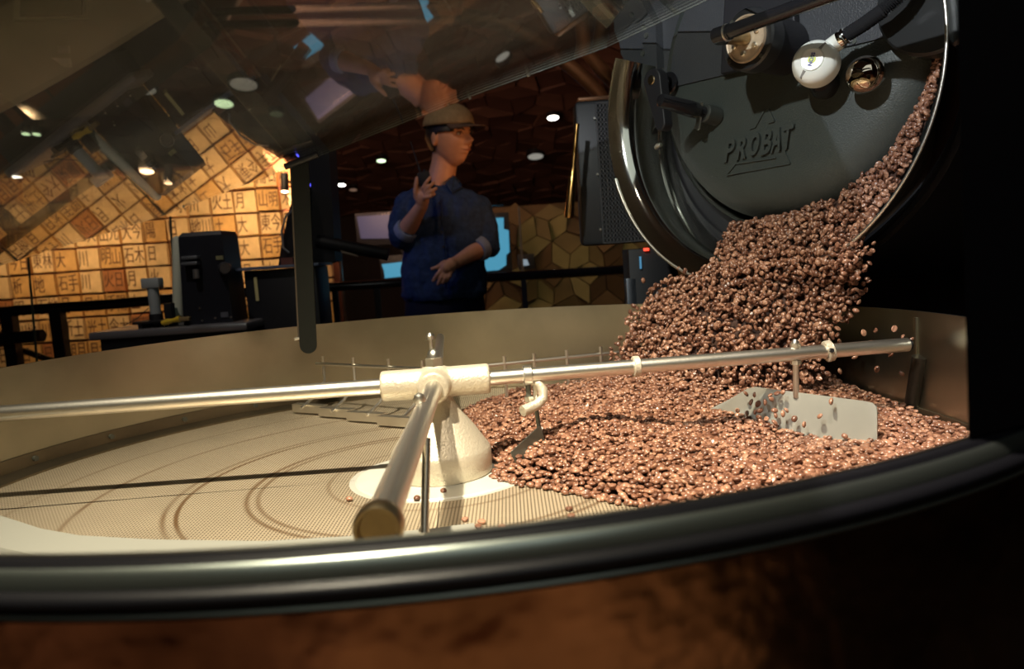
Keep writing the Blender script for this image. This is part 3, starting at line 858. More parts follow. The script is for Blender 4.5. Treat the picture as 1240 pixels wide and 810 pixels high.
for k in range(6):
    a = math.radians(20 + 60 * k)
    p = vt + FT * .022 * math.cos(a) + FU * .022 * math.sin(a)
    bm = NB(); cyl(bm, p, p + FN * .006, .0045, seg=12, bev=.001); obj('valve_stud', bm, satin, roaster)
el = on_plane(868, 44, FO + FN * .165, FN)
bm = NB(); cyl(bm, vt + FN * .002, vt + (el - vt) * .8, .0105, seg=24); obj('valve_stem', bm, bronze, roaster)
rd = on_plane(1010, -8, FO + FN * .165, FN)
bm = NB(); e2 = el + (rd - el).normalized() * .025
tube(bm, [vt + (el - vt) * .72, vt + (el - vt) * .93, el, e2], [.0115, .0125, .0128, .0118], 20); obj('elbow', bm, black_gloss, roaster)
far_ = el + (rd - el) * 1.7
bm = NB(); tube(bm, [e2, far_], .0105, 20); obj('rod', bm, black_gloss, roaster)
bm = NB(); dd = (rd - el).normalized(); tube(bm, [el + dd * .018, el + dd * .021], .0128, 20); obj('rod_ring', bm, satin, roaster)
# white sensor head, collar and corrugated conduit
sc_ = on_plane(985, 74, FO + FN * .075, FN)
sn = (FN * .75 + Vector((-.12, -.6, .12))).normalized()
def MX(p, d):
    x, y, d = frame_of(d)
    return Matrix.Translation(p) @ Matrix((x, y, d)).transposed().to_4x4()
rs_ = .0335
bm = NB(); lathe(bm, [(0, .008), (.016, .008), (.0165, .0065), (.0175, .0075), (.026, .0045), (.0315, -.002), (rs_, -.010), (rs_, -.024), (.030, -.028), (0, -.028)], MX(sc_, sn), 48); obj('sensor_head', bm, white_plastic, roaster, smooth=40)
bm = NB(); lathe(bm, [(0, .0082), (.0155, .0082), (.0155, .009), (0, .009)], MX(sc_, sn), 36); obj('sensor_disc', bm, mat('sticker_white', (.82, .82, .78), .35), roaster)
Ms_ = MX(sc_, sn)
sx = (cam_right - sn * cam_right.dot(sn)).normalized(); sy = sn.cross(sx)
Mt = Matrix.Translation(sc_ + sn * .0092) @ Matrix((sx, sy, sn)).transposed().to_4x4() @ Matrix.Rotation(math.radians(72), 4, 'Z')
bm = NB(); prism(bm, [(.0058 * math.cos(k * PI / 10), .0058 * math.sin(k * PI / 10)) for k in range(20)], 0, .0003, Mt); obj('sticker_oval', bm, lime, roaster, smooth=0)
me = text_mesh('NOSS', size=.0078, extrude=.0002, offset=.0002)
bm = NB(); bm.from_mesh(me); bmesh.ops.transform(bm, matrix=Mt @ Matrix.Translation((0, 0, .0005)) , verts=bm.verts[:]); obj('sticker_lettering', bm, ink, roaster, smooth=0)
notch_m = mat('notch_grey', (.22, .21, .19), .5)
for a_ in (math.radians(52), math.radians(232)):
    d2 = sx * math.cos(a_) + sy * math.sin(a_); s2_ = sn.cross(d2)
    p = sc_ + sn * .0045
    bm = NB(); sheet(bm, [p + d2 * .0175 + s2_ * .0025, p + d2 * .0175 - s2_ * .0025, p + d2 * .029 - s2_ * .001 - sn * .004, p + d2 * .029 + s2_ * .001 - sn * .004], .0035, sn); obj('notch', bm, notch_m, roaster, smooth=0)
cb = fp(1000, 104, .0)
bm = NB(); tube(bm, [cb, cb + (sc_ - cb) * .35, cb + (sc_ - cb) * .42], [.0225, .0225, .020], 32); obj('sensor_collar', bm, black_gloss, roaster)
bm = NB(); tube(bm, [cb + (sc_ - cb) * .38, cb + (sc_ - cb) * .8], [.0185, .015], 28); obj('sensor_neck', bm, mat('neck_grey', (.4, .4, .37), .35, .2), roaster)
k0 = on_plane(1006, 57, FO + FN * .05, FN); k1 = on_plane(1018, 48, FO + FN * .05, FN); k2 = on_plane(1026, 42, FO + FN * .05, FN)
bm = NB(); tube(bm, [sc_ - sn * .012, k0, k1], [.012, .013, .0125], 24); obj('gland_neck', bm, white_plastic, roaster)
bm = NB(); tube(bm, [k1, k1.lerp(k2, .4), k1.lerp(k2, .45), k1.lerp(k2, .8), k2], [.0135, .0135, .0115, .0135, .0125], 24); obj('gland_nut', bm, polished, roaster)
ctrl = [k2] + [on_plane(a, b, FO + FN * d_, FN) for a, b, d_ in ((1048, 28, .055), (1070, 12, .06), (1090, -6, .06), (1112, -40, .06), (1130, -90, .05))]
pts, rr = [], []
n = 90
for i in range(n):
    t_ = i / (n - 1) * (len(ctrl) - 1); k = min(int(t_), len(ctrl) - 2)
    pts.append(ctrl[k].lerp(ctrl[k + 1], t_ - k)); rr.append(.0106 if i % 2 else .0068)
bm = NB(); tube(bm, pts, rr, 18); obj('conduit', bm, mat('conduit_black', (.035, .035, .038), .25, .4), roaster, smooth=0)
# mirror knob and dark pulley at the right
kb = on_plane(1047, 90, FO + FN * .035, FN)
kn = (FN + Vector((.1, -.5, 0))).normalized()
bm = NB(); lathe(bm, [(0, .018), (.010, .0165), (.019, .012), (.0255, .004), (.0275, -.004), (.024, -.012), (.012, -.018), (0, -.018)], MX(kb, kn), 40); obj('mirror_knob', bm, mat('smoked_chrome', (.55, .47, .38), .04, 1), roaster, smooth=80)
bm = NB(); cyl(bm, fp(1052, 92, -.001), kb - kn * .015, .009, seg=20); obj('knob_stem', bm, black_gloss, roaster)
pc = fp(1128, 2, .02)
bm = NB(); lathe(bm, [(0, 0), (.078, 0), (.082, .004), (.082, .03), (.078, .034), (0, .034)], MF(fp(1140, -5, .0), -.012), 64); obj('pulley', bm, mat('pulley_dark', (.03, .032, .033), .3, .4), roaster, smooth=40)
bm = NB(); box(bm, fp(1118, 66, .0), (.03, .006, .006), Matrix((FT, FU, FN)).transposed(), bev=.001); obj('bracket', bm, dark_steel, roaster)

# black cabinet foot and lamp to the left of the outlet
cb_ = at(775, 340, 1.95)
t = thing('control_post', (cb_.x, 1.95, 0), 'black control post with tiny red lamp under the roaster outlet', 'control post')
bm = NB(); box(bm, (cb_.x + .03, 1.97, .62), (.12, .10, 1.24), bev=.004); obj('body', bm, black_matt, t)
p = at(764, 345, 1.93); bm = NB(); box(bm, (p.x, 1.935, .60), (.025, .03, 1.14), bev=.002); obj('side_strip', bm, mat('strip_grey', (.10, .11, .13), .3, .6), t)
p = at(783, 302, 1.91); bm = NB(); box(bm, (p.x, 1.915, p.z), (.012, .012, .007), bev=.001); obj('red_lamp', bm, led_r, t)
p = at(776, 318, 1.91); bm = NB(); box(bm, (p.x, 1.915, p.z), (.004, .006, .03)); obj('indicator_strip', bm, mat('strip_blue', (.1, .25, .4), .3, emis=(.1, .35, .6), estr=.5), t)

# perforated black cooler box on the machine side
hx0, hx1 = at(703, 200, 2.05), at(775, 200, 2.05)
ztop, zbot = at(738, 118, 2.05).z, at(740, 296, 2.05).z
t = thing('fan_housing', (hx0.x, 2.05, zbot), 'flat black housing with perforated grille beside the roaster outlet ring', 'fan housing')
bm = NB(); box(bm, ((hx0.x + hx1.x) / 2 + .03, 2.10, (ztop + zbot) / 2), (hx1.x - hx0.x + .07, .07, ztop - zbot), bev=.012); obj('case', bm, mat('case_black', (.022, .024, .028), .45), t)
bm = NB(); box(bm, (hx0.x + .05, 2.10, ztop + .004), (.09, .06, .012), bev=.004); obj('copper_edge', bm, copper_pipe, t)
p0, p1 = at(722, 125, 2.05), at(790, 290, 2.05)
gw, gh = p1.x - p0.x, p0.z - p1.z
nxg, nzg = 14, 30
bm = NB()
for i in range(nxg + 1): box(bm, (p0.x + gw * i / nxg, 2.056, (p0.z + p1.z) / 2), (.0045, .008, gh))
for j in range(nzg + 1): box(bm, ((p0.x + p1.x) / 2, 2.056, p1.z + gh * j / nzg), (gw, .008, .0045))
o = obj('grille', bm, mat('grille_metal', (.10, .10, .105), .4, .3), t, smooth=0); o['kind'] = 'stuff'
for z_ in (.1, .5, .9):
    bm = NB(); q = Vector((p0.x - .006, 2.062, p1.z + gh * z_)); cyl(bm, q, q + Vector((0, -.005, 0)), .003, seg=8); obj('screw', bm, satin, t)
# brass rod and copper pipes
t_ = at(699, 150, 1.98); b_ = at(689, 264, 1.98)
o_ = thing('brass_lance', b_, 'slim brass rod hanging left of the perforated black housing', 'rod')
bm = NB(); tube(bm, [t_, t_.lerp(b_, .48)], .0055, 14); obj('shaft', bm, brass, o_)
bm = NB(); tube(bm, [t_.lerp(b_, .46), t_.lerp(b_, .5), b_.lerp(t_, .03), b_], [.006, .0085, .0125, .011], 18); obj('handle', bm, brass, o_)
pts = [at(a, b, 2.9) for a, b in ((560, 18), (612, 30), (662, 58), (700, 88), (725, 112), (752, 160), (760, 220))]
bm = NB(); tube(bm, pts, .026, 20); o = obj('copper_pipe', bm, copper_pipe, origin=pts[-1]); tag(o, 'copper pipe curving down behind the glass edge, the lower left one', 'pipe', 'copper pipes behind the roaster')
pts = [at(a, b, 2.6) for a, b in ((706, -60), (706, 20), (710, 62), (728, 84), (752, 108), (790, 160))]
bm = NB(); tube(bm, pts, .024, 20); o = obj('copper_pipe', bm, copper_pipe, origin=pts[-1]); tag(o, 'copper pipe dropping straight then bending right beside the round vent', 'pipe', 'copper pipes behind the roaster')
pts = [at(a, b, 2.45) for a, b in ((676, 38), (700, 30), (740, 8), (790, -30))]
o_ = thing('copper_nozzle', pts[0], 'short copper pipe with wide end cap above the two bent pipes', 'pipe', 'copper pipes behind the roaster')
bm = NB(); tube(bm, pts, .016, 18); obj('shaft', bm, copper_pipe, o_)
bm = NB(); d = (pts[1] - pts[0]).normalized(); cyl(bm, pts[0] - d * .01, pts[0] + d * .035, .028, seg=28, bev=.006); obj('end_cap', bm, copper_pipe, o_)
# round polished duct seen through the glass
dc = at(740, -22, 2.2)
o_ = thing('round_duct', dc, 'round polished duct mouth seen through the glass at top', 'duct')
bm = NB(); M_ = MX(dc, Vector((-.3, -1, -.15)))
lathe(bm, [(.125, 0), (.135, .004), (.137, -.01), (.13, -.12), (.12, -.12)], M_, 56, closed=True); obj('duct_ring', bm, polished, o_)
bm = NB(); lathe(bm, [(0, -.03), (.122, -.03), (.122, -.04), (0, -.04)], M_, 40); obj('duct_back', bm, dark_steel, o_)
p = at(731, 14, 2.14); bm = NB(); ball(bm, p, .03, 1, .6, .7); obj('duct_boss', bm, mat('pink_copper', (.75, .42, .28), .3, .8), o_)

# ================================================================== beans
def bean_shape(u=10, v=7):
    a, b, c = .0050, .0040, .0033
    V_, F_ = [], []
    for j in range(v + 1):
        th = PI * j / v
        for i in range(u):
            ph = 2 * PI * i / u
            x = a * math.cos(th); y = b * math.sin(th) * math.cos(ph); z = c * math.sin(th) * math.sin(ph)
            if z > 0:
                z *= .65
                if abs(y) < .0012 and abs(x) < .0044: z -= .0013
            V_.append((x, y, z))
    V_ = [V_[0]] + V_[u:u * v] + [V_[u * v]]
    nb = len(V_)
    for i in range(u): F_.append((0, 1 + (i + 1) % u, 1 + i))
    for j in range(v - 2):
        for i in range(u):
            p = 1 + j * u; q = p + u
            F_.append((p + i, p + (i + 1) % u, q + (i + 1) % u)); F_.append((p + i, q + (i + 1) % u, q + i))
    p = 1 + (v - 2) * u
    for i in range(u): F_.append((nb - 1, p + i, p + (i + 1) % u))
    return np.array(V_), np.array(F_)
BV, BF = bean_shape(10, 7)
nr = np.random.default_rng(42)
# outline of the heap on the tray floor
HP = [(556, 500), (572, 540), (590, 574), (604, 586), (640, 591), (700, 601), (740, 610), (800, 618), (860, 628)]
hp = [atz(x, y, ZF) for x, y in HP]
poly = [(p.x, p.y) for p in hp] + [(.26, .70), (.42, .58), (.60, .78), (.66, 1.0), (.62, 1.3), (.52, 1.5), (.38, 1.62), (.2, 1.68), (.10, 1.63)] + [tuple(atz(x, y, ZF)[:2]) for x, y in ((700, 474), (640, 479), (600, 485))]
poly = np.array(poly)
def sdist(P):
    """signed distance, positive inside"""
    n = len(poly); d = np.full(len(P), 1e9); inside = np.zeros(len(P), bool)
    for i in range(n):
        a, b = poly[i], poly[(i + 1) % n]
        ab = b - a; t = np.clip(((P - a) @ ab) / (ab @ ab), 0, 1)
        d = np.minimum(d, np.hypot(*(P - a - t[:, None] * ab).T))
        c = (a[1] > P[:, 1]) != (b[1] > P[:, 1])
        xx = a[0] + (P[:, 1] - a[1]) / (b[1] - a[1] + 1e-12) * ab[0]
        inside ^= c & (P[:, 0] < xx)
    return np.where(inside, d, -d)
def hfun(P):
    d = sdist(P)
    X, Y = P[:, 0], P[:, 1]
    base = .032 * (1 - np.exp(-np.maximum(d, 0) / .055))
    g = lambda x, y, s, t, h: h * np.exp(-((X - x) / s) ** 2 - ((Y - y) / t) ** 2)
    h = base + (1 - np.exp(-np.maximum(d, 0) / .05)) * (g(.33, 1.41, .17, .13, .060) + g(.52, 1.28, .10, .10, .016) + g(.40, 1.02, .15, .12, -.024) + g(.10, 1.10, .10, .16, .014))
    h += .004 * np.sin(X * 31 + 1) * np.sin(Y * 27) * (d > .03)
    return h, d
pitch = .0068
gx, gy = np.meshgrid(np.arange(-.15, .70, pitch), np.arange(.62, 1.75, pitch * .87))
gx = gx + (np.arange(gx.shape[0]) % 2)[:, None] * pitch / 2
P = np.stack([gx.ravel(), gy.ravel()], 1) + nr.normal(0, .0016, (gx.size, 2))
h, d = hfun(P)
rad = np.hypot(P[:, 0] - CX, P[:, 1] - CY)
edgekeep = nr.random(len(P)) < np.clip((d + .006) / .014, 0, 1)
k = edgekeep & (rad < R - .012) & (rad > .074)
P, h, d = P[k], h[k], d[k]
heap_pos = np.column_stack([P, ZF + np.maximum(h, .0032) + nr.uniform(-.0022, .0026, len(P)) * (h > .006)])
# a second loose layer for relief
k2 = nr.random(len(P)) < .16
k2 &= (h > .012)
ex = heap_pos[k2] + np.column_stack([nr.normal(0, .003, (k2.sum(), 2)), nr.uniform(.003, .0055, k2.sum())])
heap_pos = np.vstack([heap_pos, ex])
def rot_flat(n, tilt):
    """quaternions: random yaw, random tilt, flat side up or down"""
    yaw = nr.uniform(0, 2 * PI, n)
    ax = nr.uniform(0, 2 * PI, n)
    tl_ = np.abs(nr.normal(0, tilt, n)) + PI * (nr.random(n) < .45)
    qy = np.stack([np.cos(yaw / 2), np.zeros(n), np.zeros(n), np.sin(yaw / 2)], 1)
    qt = np.stack([np.cos(tl_ / 2), np.cos(ax) * np.sin(tl_ / 2), np.sin(ax) * np.sin(tl_ / 2), np.zeros(n)], 1)
    w1, x1, y1, z1 = qt.T; w2, x2, y2, z2 = qy.T
    return np.stack([w1*w2-x1*x2-y1*y2-z1*z2, w1*x2+x1*w2+y1*z2-z1*y2, w1*y2-x1*z2+y1*w2+z1*x2, w1*z2+x1*y2-y1*x2+z1*w2], 1)
def rot_any(n):
    q = nr.normal(size=(n, 4)); return q / np.linalg.norm(q, axis=1, keepdims=True)
# stream pouring out of the ring
def onface(px, py, d_): return on_plane(px, py, FO + FN * d_, FN)
lip_r = []
rowsL = [onface(1128, 88, -.05), onface(1106, 142, -.04), onface(1070, 195, -.035), onface(1012, 240, -.03), onface(945, 262, -.03), onface(883, 272, -.02), onface(860, 322, .035), at(806, 352, 1.45), at(780, 385, 1.435), at(766, 418, 1.42), at(752, 452, 1.40)]
rowsR = [onface(1141, 66, -.008), onface(1131, 118, -.006), onface(1112, 172, -.004), onface(1088, 222, .0), onface(1066, 256, .008), onface(1048, 286, .018), onface(1036, 318, .045), at(1024, 345, 1.20), at(1012, 372, 1.205), at(994, 405, 1.21), at(975, 470, 1.22)]
SG = 10
def grid_pt(u, v):
    """u across 0..1, v along rows"""
    k = np.minimum(v.astype(int), len(rowsL) - 2); f_ = (v - k)[:, None]
    Lr, Rr = np.array([tuple(p) for p in rowsL]), np.array([tuple(p) for p in rowsR])
    A = Lr[k] * (1 - f_) + Lr[k + 1] * f_; B = Rr[k] * (1 - f_) + Rr[k + 1] * f_
    P_ = A * (1 - u[:, None]) + B * u[:, None]
    bul = (np.sin(PI * u) * np.clip((v - 3) / 4, 0, 1) * .022)
    return P_ + np.array(tuple(FN))[None] * bul[:, None]
# area weighted sampling
uu, vv = np.meshgrid((np.arange(20) + .5) / 20, (np.arange(100) + .5) / 10)
uu, vv = uu.ravel(), vv.ravel()
e_ = 1e-3
du = (grid_pt(uu + e_, vv) - grid_pt(uu - e_, vv)) / (2 * e_)
dv = (grid_pt(uu, np.minimum(vv + e_, 9.999)) - grid_pt(uu, vv - e_)) / (2 * e_)
ar_ = np.linalg.norm(np.cross(du, dv), axis=1)
tot = ar_.sum() / 20 / 10
NSTR = int(tot / (3.1e-5))
idx = nr.choice(len(uu), NSTR, p=ar_ / ar_.sum())
u_ = uu[idx] + nr.uniform(-.025, .025, NSTR); v_ = vv[idx] + nr.uniform(-.05, .05, NSTR)
v_ = np.clip(v_, 0, 9.999)
# ragged borders: most beans inside, some spray outside on the falling part
spread_ = np.clip((v_ - 5) / 3, 0, 1)
ub = u_ + nr.normal(0, .02, NSTR) * spread_
st = grid_pt(ub, v_)
nrm = np.array(tuple(FN * .7 + Vector((0, -.5, .2))))
st = st + nrm[None] * nr.uniform(-.004, .011, NSTR)[:, None]
# spray
def spray(n, u0, u1, s_, v0, v1):
    a = nr.uniform(u0, u1, n) + nr.normal(0, s_, n); b = nr.uniform(v0, v1, n)
    return grid_pt(a, b) + nr.normal(0, .012, (n, 3))
sp1 = spray(420, -.02, .02, .035, 6.5, 9.8)
sp2 = spray(300, .98, 1.0, .03, 5.5, 9.8)
stream = np.vstack([st, sp1, sp2])
q_heap = rot_flat(len(heap_pos), .38)
q_str = rot_any(len(stream))
def merged(name, pos, quat, parent=None, core=None):
    n = len(pos)
    w_, x, y, z = quat.T
    Rm = np.stack([1-2*(y*y+z*z), 2*(x*y-z*w_), 2*(x*z+y*w_), 2*(x*y+z*w_), 1-2*(x*x+z*z), 2*(y*z-x*w_), 2*(x*z-y*w_), 2*(y*z+x*w_), 1-2*(x*x+y*y)], 1).reshape(n, 3, 3)
    s_ = nr.uniform(.86, 1.13, (n, 1, 1))
    Vt = np.einsum('nij,vj->nvi', Rm, BV) * s_ + pos[:, None, :]
    nv = len(BV)
    Ft = BF[None] + (np.arange(n) * nv)[:, None, None]
    Vt = Vt.reshape(-1, 3); Ft = Ft.reshape(-1, 3)
    tint = np.repeat(nr.random(n), nv)
    sm = np.ones(len(Ft), bool); mi = np.zeros(len(Ft), np.int32)
    if core is not None:
        cv, cf = core
        Ft = np.vstack([Ft, cf + len(Vt)]); Vt = np.vstack([Vt, cv]); tint = np.concatenate([tint, np.zeros(len(cv))])
        mi = np.concatenate([mi, np.ones(len(cf), np.int32)]); sm = np.ones(len(Ft), bool)
    me = bpy.data.meshes.new(name)
    me.vertices.add(len(Vt)); me.vertices.foreach_set('co', Vt.astype(np.float32).ravel())
    me.loops.add(Ft.size); me.loops.foreach_set('vertex_index', Ft.astype(np.int32).ravel())
    me.polygons.add(len(Ft)); me.polygons.foreach_set('loop_start', np.arange(0, Ft.size, 3, dtype=np.int32))
    me.polygons.foreach_set('use_smooth', sm)
    me.polygons.foreach_set('material_index', mi)
    at_ = me.attributes.new('tint', 'FLOAT', 'POINT'); at_.data.foreach_set('value', tint.astype(np.float32))
    me.materials.append(bean_m); me.materials.append(bean_core_m)
    me.update(calc_edges=True)
    o = bpy.data.objects.new(name, me); COL.objects.link(o)
    return o
def pixnp(P):
    D = P - np.array(tuple(CAM)); X, Y, Z = D.T
    dd = Y * cp - Z * sp; v = -F_PX * (Y * sp + Z * cp) / dd; u = F_PX * X / dd
    return 620 + u * cr + v * sr, 405 - u * sr + v * cr
# rim line that hides the near floor
rx = np.array([0, 300, 460, 740, 1000, 1150, 1240]); ry = np.array([672, 664, 655, 622, 575, 538, 500])
px, py = pixnp(heap_pos)
dist = np.linalg.norm(heap_pos - np.array(tuple(CAM)), axis=1)
hv, _ = hfun(heap_pos[:, :2])
top = heap_pos[:, 2] > ZF + hv - .0005
vis = top & (py < np.interp(px, rx, ry) - 7) & (px < 1100) & (px > 560)
cand = np.where(vis)[0]
cand = cand[np.argsort(dist[cand])][:225]
mask = np.ones(len(heap_pos), bool); mask[cand] = False
# drop hidden beans outside the picture below the rim
far = (py < np.interp(px, rx, ry) + 45)
ind_pos = heap_pos[cand]; ind_q = q_heap[cand]
# core surfaces
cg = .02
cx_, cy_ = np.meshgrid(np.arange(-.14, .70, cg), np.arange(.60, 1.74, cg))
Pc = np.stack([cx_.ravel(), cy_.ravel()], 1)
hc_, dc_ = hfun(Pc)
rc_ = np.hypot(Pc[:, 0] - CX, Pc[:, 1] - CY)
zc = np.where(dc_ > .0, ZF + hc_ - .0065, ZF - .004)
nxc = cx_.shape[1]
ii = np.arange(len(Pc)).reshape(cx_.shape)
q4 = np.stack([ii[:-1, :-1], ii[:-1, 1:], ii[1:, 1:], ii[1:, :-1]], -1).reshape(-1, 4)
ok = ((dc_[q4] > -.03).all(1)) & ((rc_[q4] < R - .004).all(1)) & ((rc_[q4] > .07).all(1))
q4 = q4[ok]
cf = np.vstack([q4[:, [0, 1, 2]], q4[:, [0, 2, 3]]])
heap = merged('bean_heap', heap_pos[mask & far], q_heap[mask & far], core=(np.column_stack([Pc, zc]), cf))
tag(heap, 'heap of roasted coffee beans covering the right side of the tray', 'coffee beans', kind='stuff')
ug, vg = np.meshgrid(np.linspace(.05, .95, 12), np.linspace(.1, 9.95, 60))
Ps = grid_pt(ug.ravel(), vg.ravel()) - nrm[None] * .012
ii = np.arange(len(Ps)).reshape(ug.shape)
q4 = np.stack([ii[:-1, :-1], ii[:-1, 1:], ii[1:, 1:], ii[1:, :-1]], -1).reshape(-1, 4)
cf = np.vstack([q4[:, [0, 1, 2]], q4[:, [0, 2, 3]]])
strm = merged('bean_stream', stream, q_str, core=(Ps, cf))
tag(strm, 'dense stream of roasted beans pouring from the outlet ring into tray', 'coffee beans', kind='stuff')
# individual beans
bme = bpy.data.meshes.new('coffee_bean')
fv, ff = bean_shape(14, 10)
bme.from_pydata(fv.tolist(), [], ff.tolist()); bme.polygons.foreach_set('use_smooth', [True] * len(bme.polygons)); bme.materials.append(bean_m)
def bean(p, q, label, group):
    o = bpy.data.objects.new('coffee_bean', bme)
    COL.objects.link(o)
    o.location = p; o.rotation_mode = 'QUATERNION'; o.rotation_quaternion = Quaternion([float(c) for c in q])
    s_ = float(nr.uniform(.9, 1.12)); o.scale = (s_, s_, s_)
    tag(o, label, 'coffee bean', group)
for p, q in zip(ind_pos, ind_q):
    bean(p, q, 'glossy roasted coffee bean at the near edge of the heap', 'beans at the near edge of the heap')
# stray beans on the bare plate
stray = [((455, 590), 'coffee bean lying against the foot of the hub on its left'), ]
names = {(423, 604): 'stray coffee bean on the bare plate left of the front arm',
         (537, 594): 'stray coffee bean touching the front foot of the hub cone',
         (563, 628): 'stray coffee bean on bare plate, nearest the scraper tip',
         (579, 636.5): 'stray coffee bean on bare plate just right of the scraper tip',
         (608, 637): 'stray coffee bean by the rim, second right of the scraper tip',
         (689, 615): 'upper of two stray coffee beans in front of the heap',
         (692, 624): 'lower of two stray coffee beans in front of the heap',
         (505, 603): 'stray coffee bean half hidden beside the front arm stem',
         (583, 631): 'small stray coffee bean above the scraper tip'}
for (x, y), lab in names.items():
    bean(atz(x, y, ZF + .003), rot_flat(1, .1)[0], lab, 'stray beans on the bare plate')
# beans caught in mid air
air = [(1046, 403), (1083, 398), (1094, 408), (1055, 415), (1079, 430), (1103, 411), (1120, 478), (1138, 494), (1062, 447), (1092, 452), (1035, 432), (1008, 405), (1000, 395), (1022, 420), (1015, 398), (985, 445), (975, 462), (992, 458), (1025, 425), (1075, 425), (1012, 385), (1122, 405), (1128, 415), (1060, 400)]
for x, y in air:
    bean(at(x, y, 1.16 if x < 1040 else 1.12), rot_any(1)[0], 'single coffee bean in mid-air before the right tray wall', 'beans flying right of the stream')
pad = [(903, 477), (914, 478), (933, 479), (941, 476), (948, 475), (910, 487), (918, 489), (926, 487), (915, 499), (920, 497), (919, 505), (928, 507), (938, 497), (939, 503), (938, 512), (938, 518), (893, 497), (905, 500), (948, 501), (952, 497), (962, 507), (974, 514), (993, 504), (1007, 486), (1023, 528), (866, 498), (934, 483), (921, 510), (908, 511)]
for x, y in pad:
    pp = on_plane(x, y, P0_ + pn * .014, pn)
    bean(pp, rot_any(1)[0], 'single coffee bean tumbling down in front of the steel paddle', 'beans falling past the paddle')

# ================================================================== glass hood
GN = None
def glass_frame():
    a = ray(545, 170); b = ray(145, 170 + .36 * 400)
    n = b.cross(a).normalized()
    return n if n.z < 0 else -n
GN = glass_frame()                      # points down towards the camera side
GP = CAM - GN * .070                    # a point of the lower glass face
def gp(px, py): return on_plane(px, py, GP, GN)
hood = thing('glass_hood', gp(386, 190), 'slanted clear glass hood pane with grey hanging strap over the tray', 'glass hood')
edge_px = [(-320, 452), (-160, 388), (0, 322), (190, 264), (386, 190), (569, 118), (735, 58), (864, -2), (905, -26)]
near_px = [(700, -160), (300, -260), (-100, -260), (-420, -40)]
gpts = [gp(*p) for p in edge_px + near_px]
bm = NB(); sheet(bm, gpts, -.005, GN); obj('glass_pane', bm, hood_glass, hood, smooth=0)
# bright ground edge of the pane
bm = NB(); tube(bm, [gp(*p) - GN * .0025 for p in edge_px], .0013, 8); obj('ground_edge', bm, mat('edge_glass', (.85, .95, .88), .25, 0, .7), hood)
# strap hanging from the edge into the tray, folded steel
py_ = 1.52
s0, s1_ = at(363, 196, py_), at(373, 418, py_)
ax_ = (s1_ - s0).normalized()
sxv = Vector((1, 0, 0)); syv = Vector((0, 1, 0))
wd = .0165
pts = [s0 - sxv * wd, s0 + sxv * wd, s1_ + sxv * wd] + [s1_ + sxv * wd * math.cos(a) - Vector((0, 0, 1)) * wd * math.sin(a) for a in (PI * k / 10 for k in range(1, 10))] + [s1_ - sxv * wd]
bm = NB(); sheet(bm, pts, .004, syv); obj('strap', bm, mat('strap_grey', (.010, .011, .009), .65, 0, .2), hood, smooth=0)
bm = NB(); sheet(bm, [s0 - sxv * wd, s1_ - sxv * wd - ax_ * .01, s1_ - sxv * wd - ax_ * .01 + syv * .03 - sxv * .001, s0 - sxv * (wd + .004) + syv * .03], .003, -sxv); obj('strap_flange', bm, mat('strap_side', (.07, .055, .04), .6, 0, .2), hood, smooth=0)
bm = NB(); q = at(362, 410, py_ - .003); cyl(bm, q, q + Vector((-.008, -.004, 0)), .003, seg=10); obj('rivet', bm, satin, hood)
bm = NB(); q0, q1_ = at(345, 202, py_), at(385, 187, py_); tube(bm, [q0, q1_], .006, 12); obj('hinge_rod', bm, black_matt, hood)
for x, y in ((222, 250), (569, 119), (640, 91)):
    bm = NB(); q = gp(x, y); cyl(bm, q + GN * .003, q - GN * .008, .0035, seg=10); obj('edge_clip', bm, satin, hood)
# dark hood post standing on the rim at the right
p = atz(1173, 531, ZR + .002)
dv = Vector((.90, .44, 0)).normalized(); nv = Vector((-dv.y, dv.x, 0))
t = thing('hood_post', p, 'wide black hood post standing on the tray rim at far right', 'post')
ptop = on_plane(1157, -60, p, nv)
bm = NB(); sheet(bm, [p, p + dv * .28, ptop + dv * .28, ptop], .024, Vector((.60, .80, 0))); obj('plate', bm, mat('post_black', (.004, .004, .006), .6, 0, .2), t, smooth=0)

# ================================================================== person
PY = 3.2
def pp(x, y, d=0): return at(x, y, PY + d)
def remeshed(name, bm, m, parent, vox, it=4, label=None):
    o = obj(name, bm, m, parent, smooth=0, label=label)
    a = o.modifiers.new('remesh', 'REMESH'); a.mode = 'VOXEL'; a.voxel_size = vox; a.use_smooth_shade = True
    b = o.modifiers.new('soft', 'SMOOTH'); b.iterations = it; b.factor = .5
    return o
def limb(bm, pts, rad, seg=16, flat=None):
    """tapering chain with round joints; flat=(axis, k) squashes across an axis"""
    pts = [Vector(p) for p in pts]
    tube(bm, pts, rad, seg)
    for p, r in zip(pts, rad): ball(bm, p, r, u=seg, v=10)
def loft(bm, rings, seg=36):
    """rings: (centre, half_width_x, half_depth_y, power)"""
    R_ = []
    for c_, a, b, pw in rings:
        ring = []
        for k in range(seg):
            t_ = 2 * PI * k / seg
            cx1, sx1 = math.cos(t_), math.sin(t_)
            ring.append(bm.verts.new(Vector(c_) + Vector((a * math.copysign(abs(cx1) ** pw, cx1), b * math.copysign(abs(sx1) ** pw, sx1), 0))))
        R_.append(ring)
    for A, B in zip(R_, R_[1:]):
        for k in range(seg): bm.faces.new((A[k], A[(k + 1) % seg], B[(k + 1) % seg], B[k]))
    bm.faces.new(R_[0][::-1]); bm.faces.new(R_[-1])
feet = pp(540, 340)
person = thing('person', (feet.x, PY, 0), 'person in khaki cap and dark denim shirt holding a two-way radio to chest', 'person')
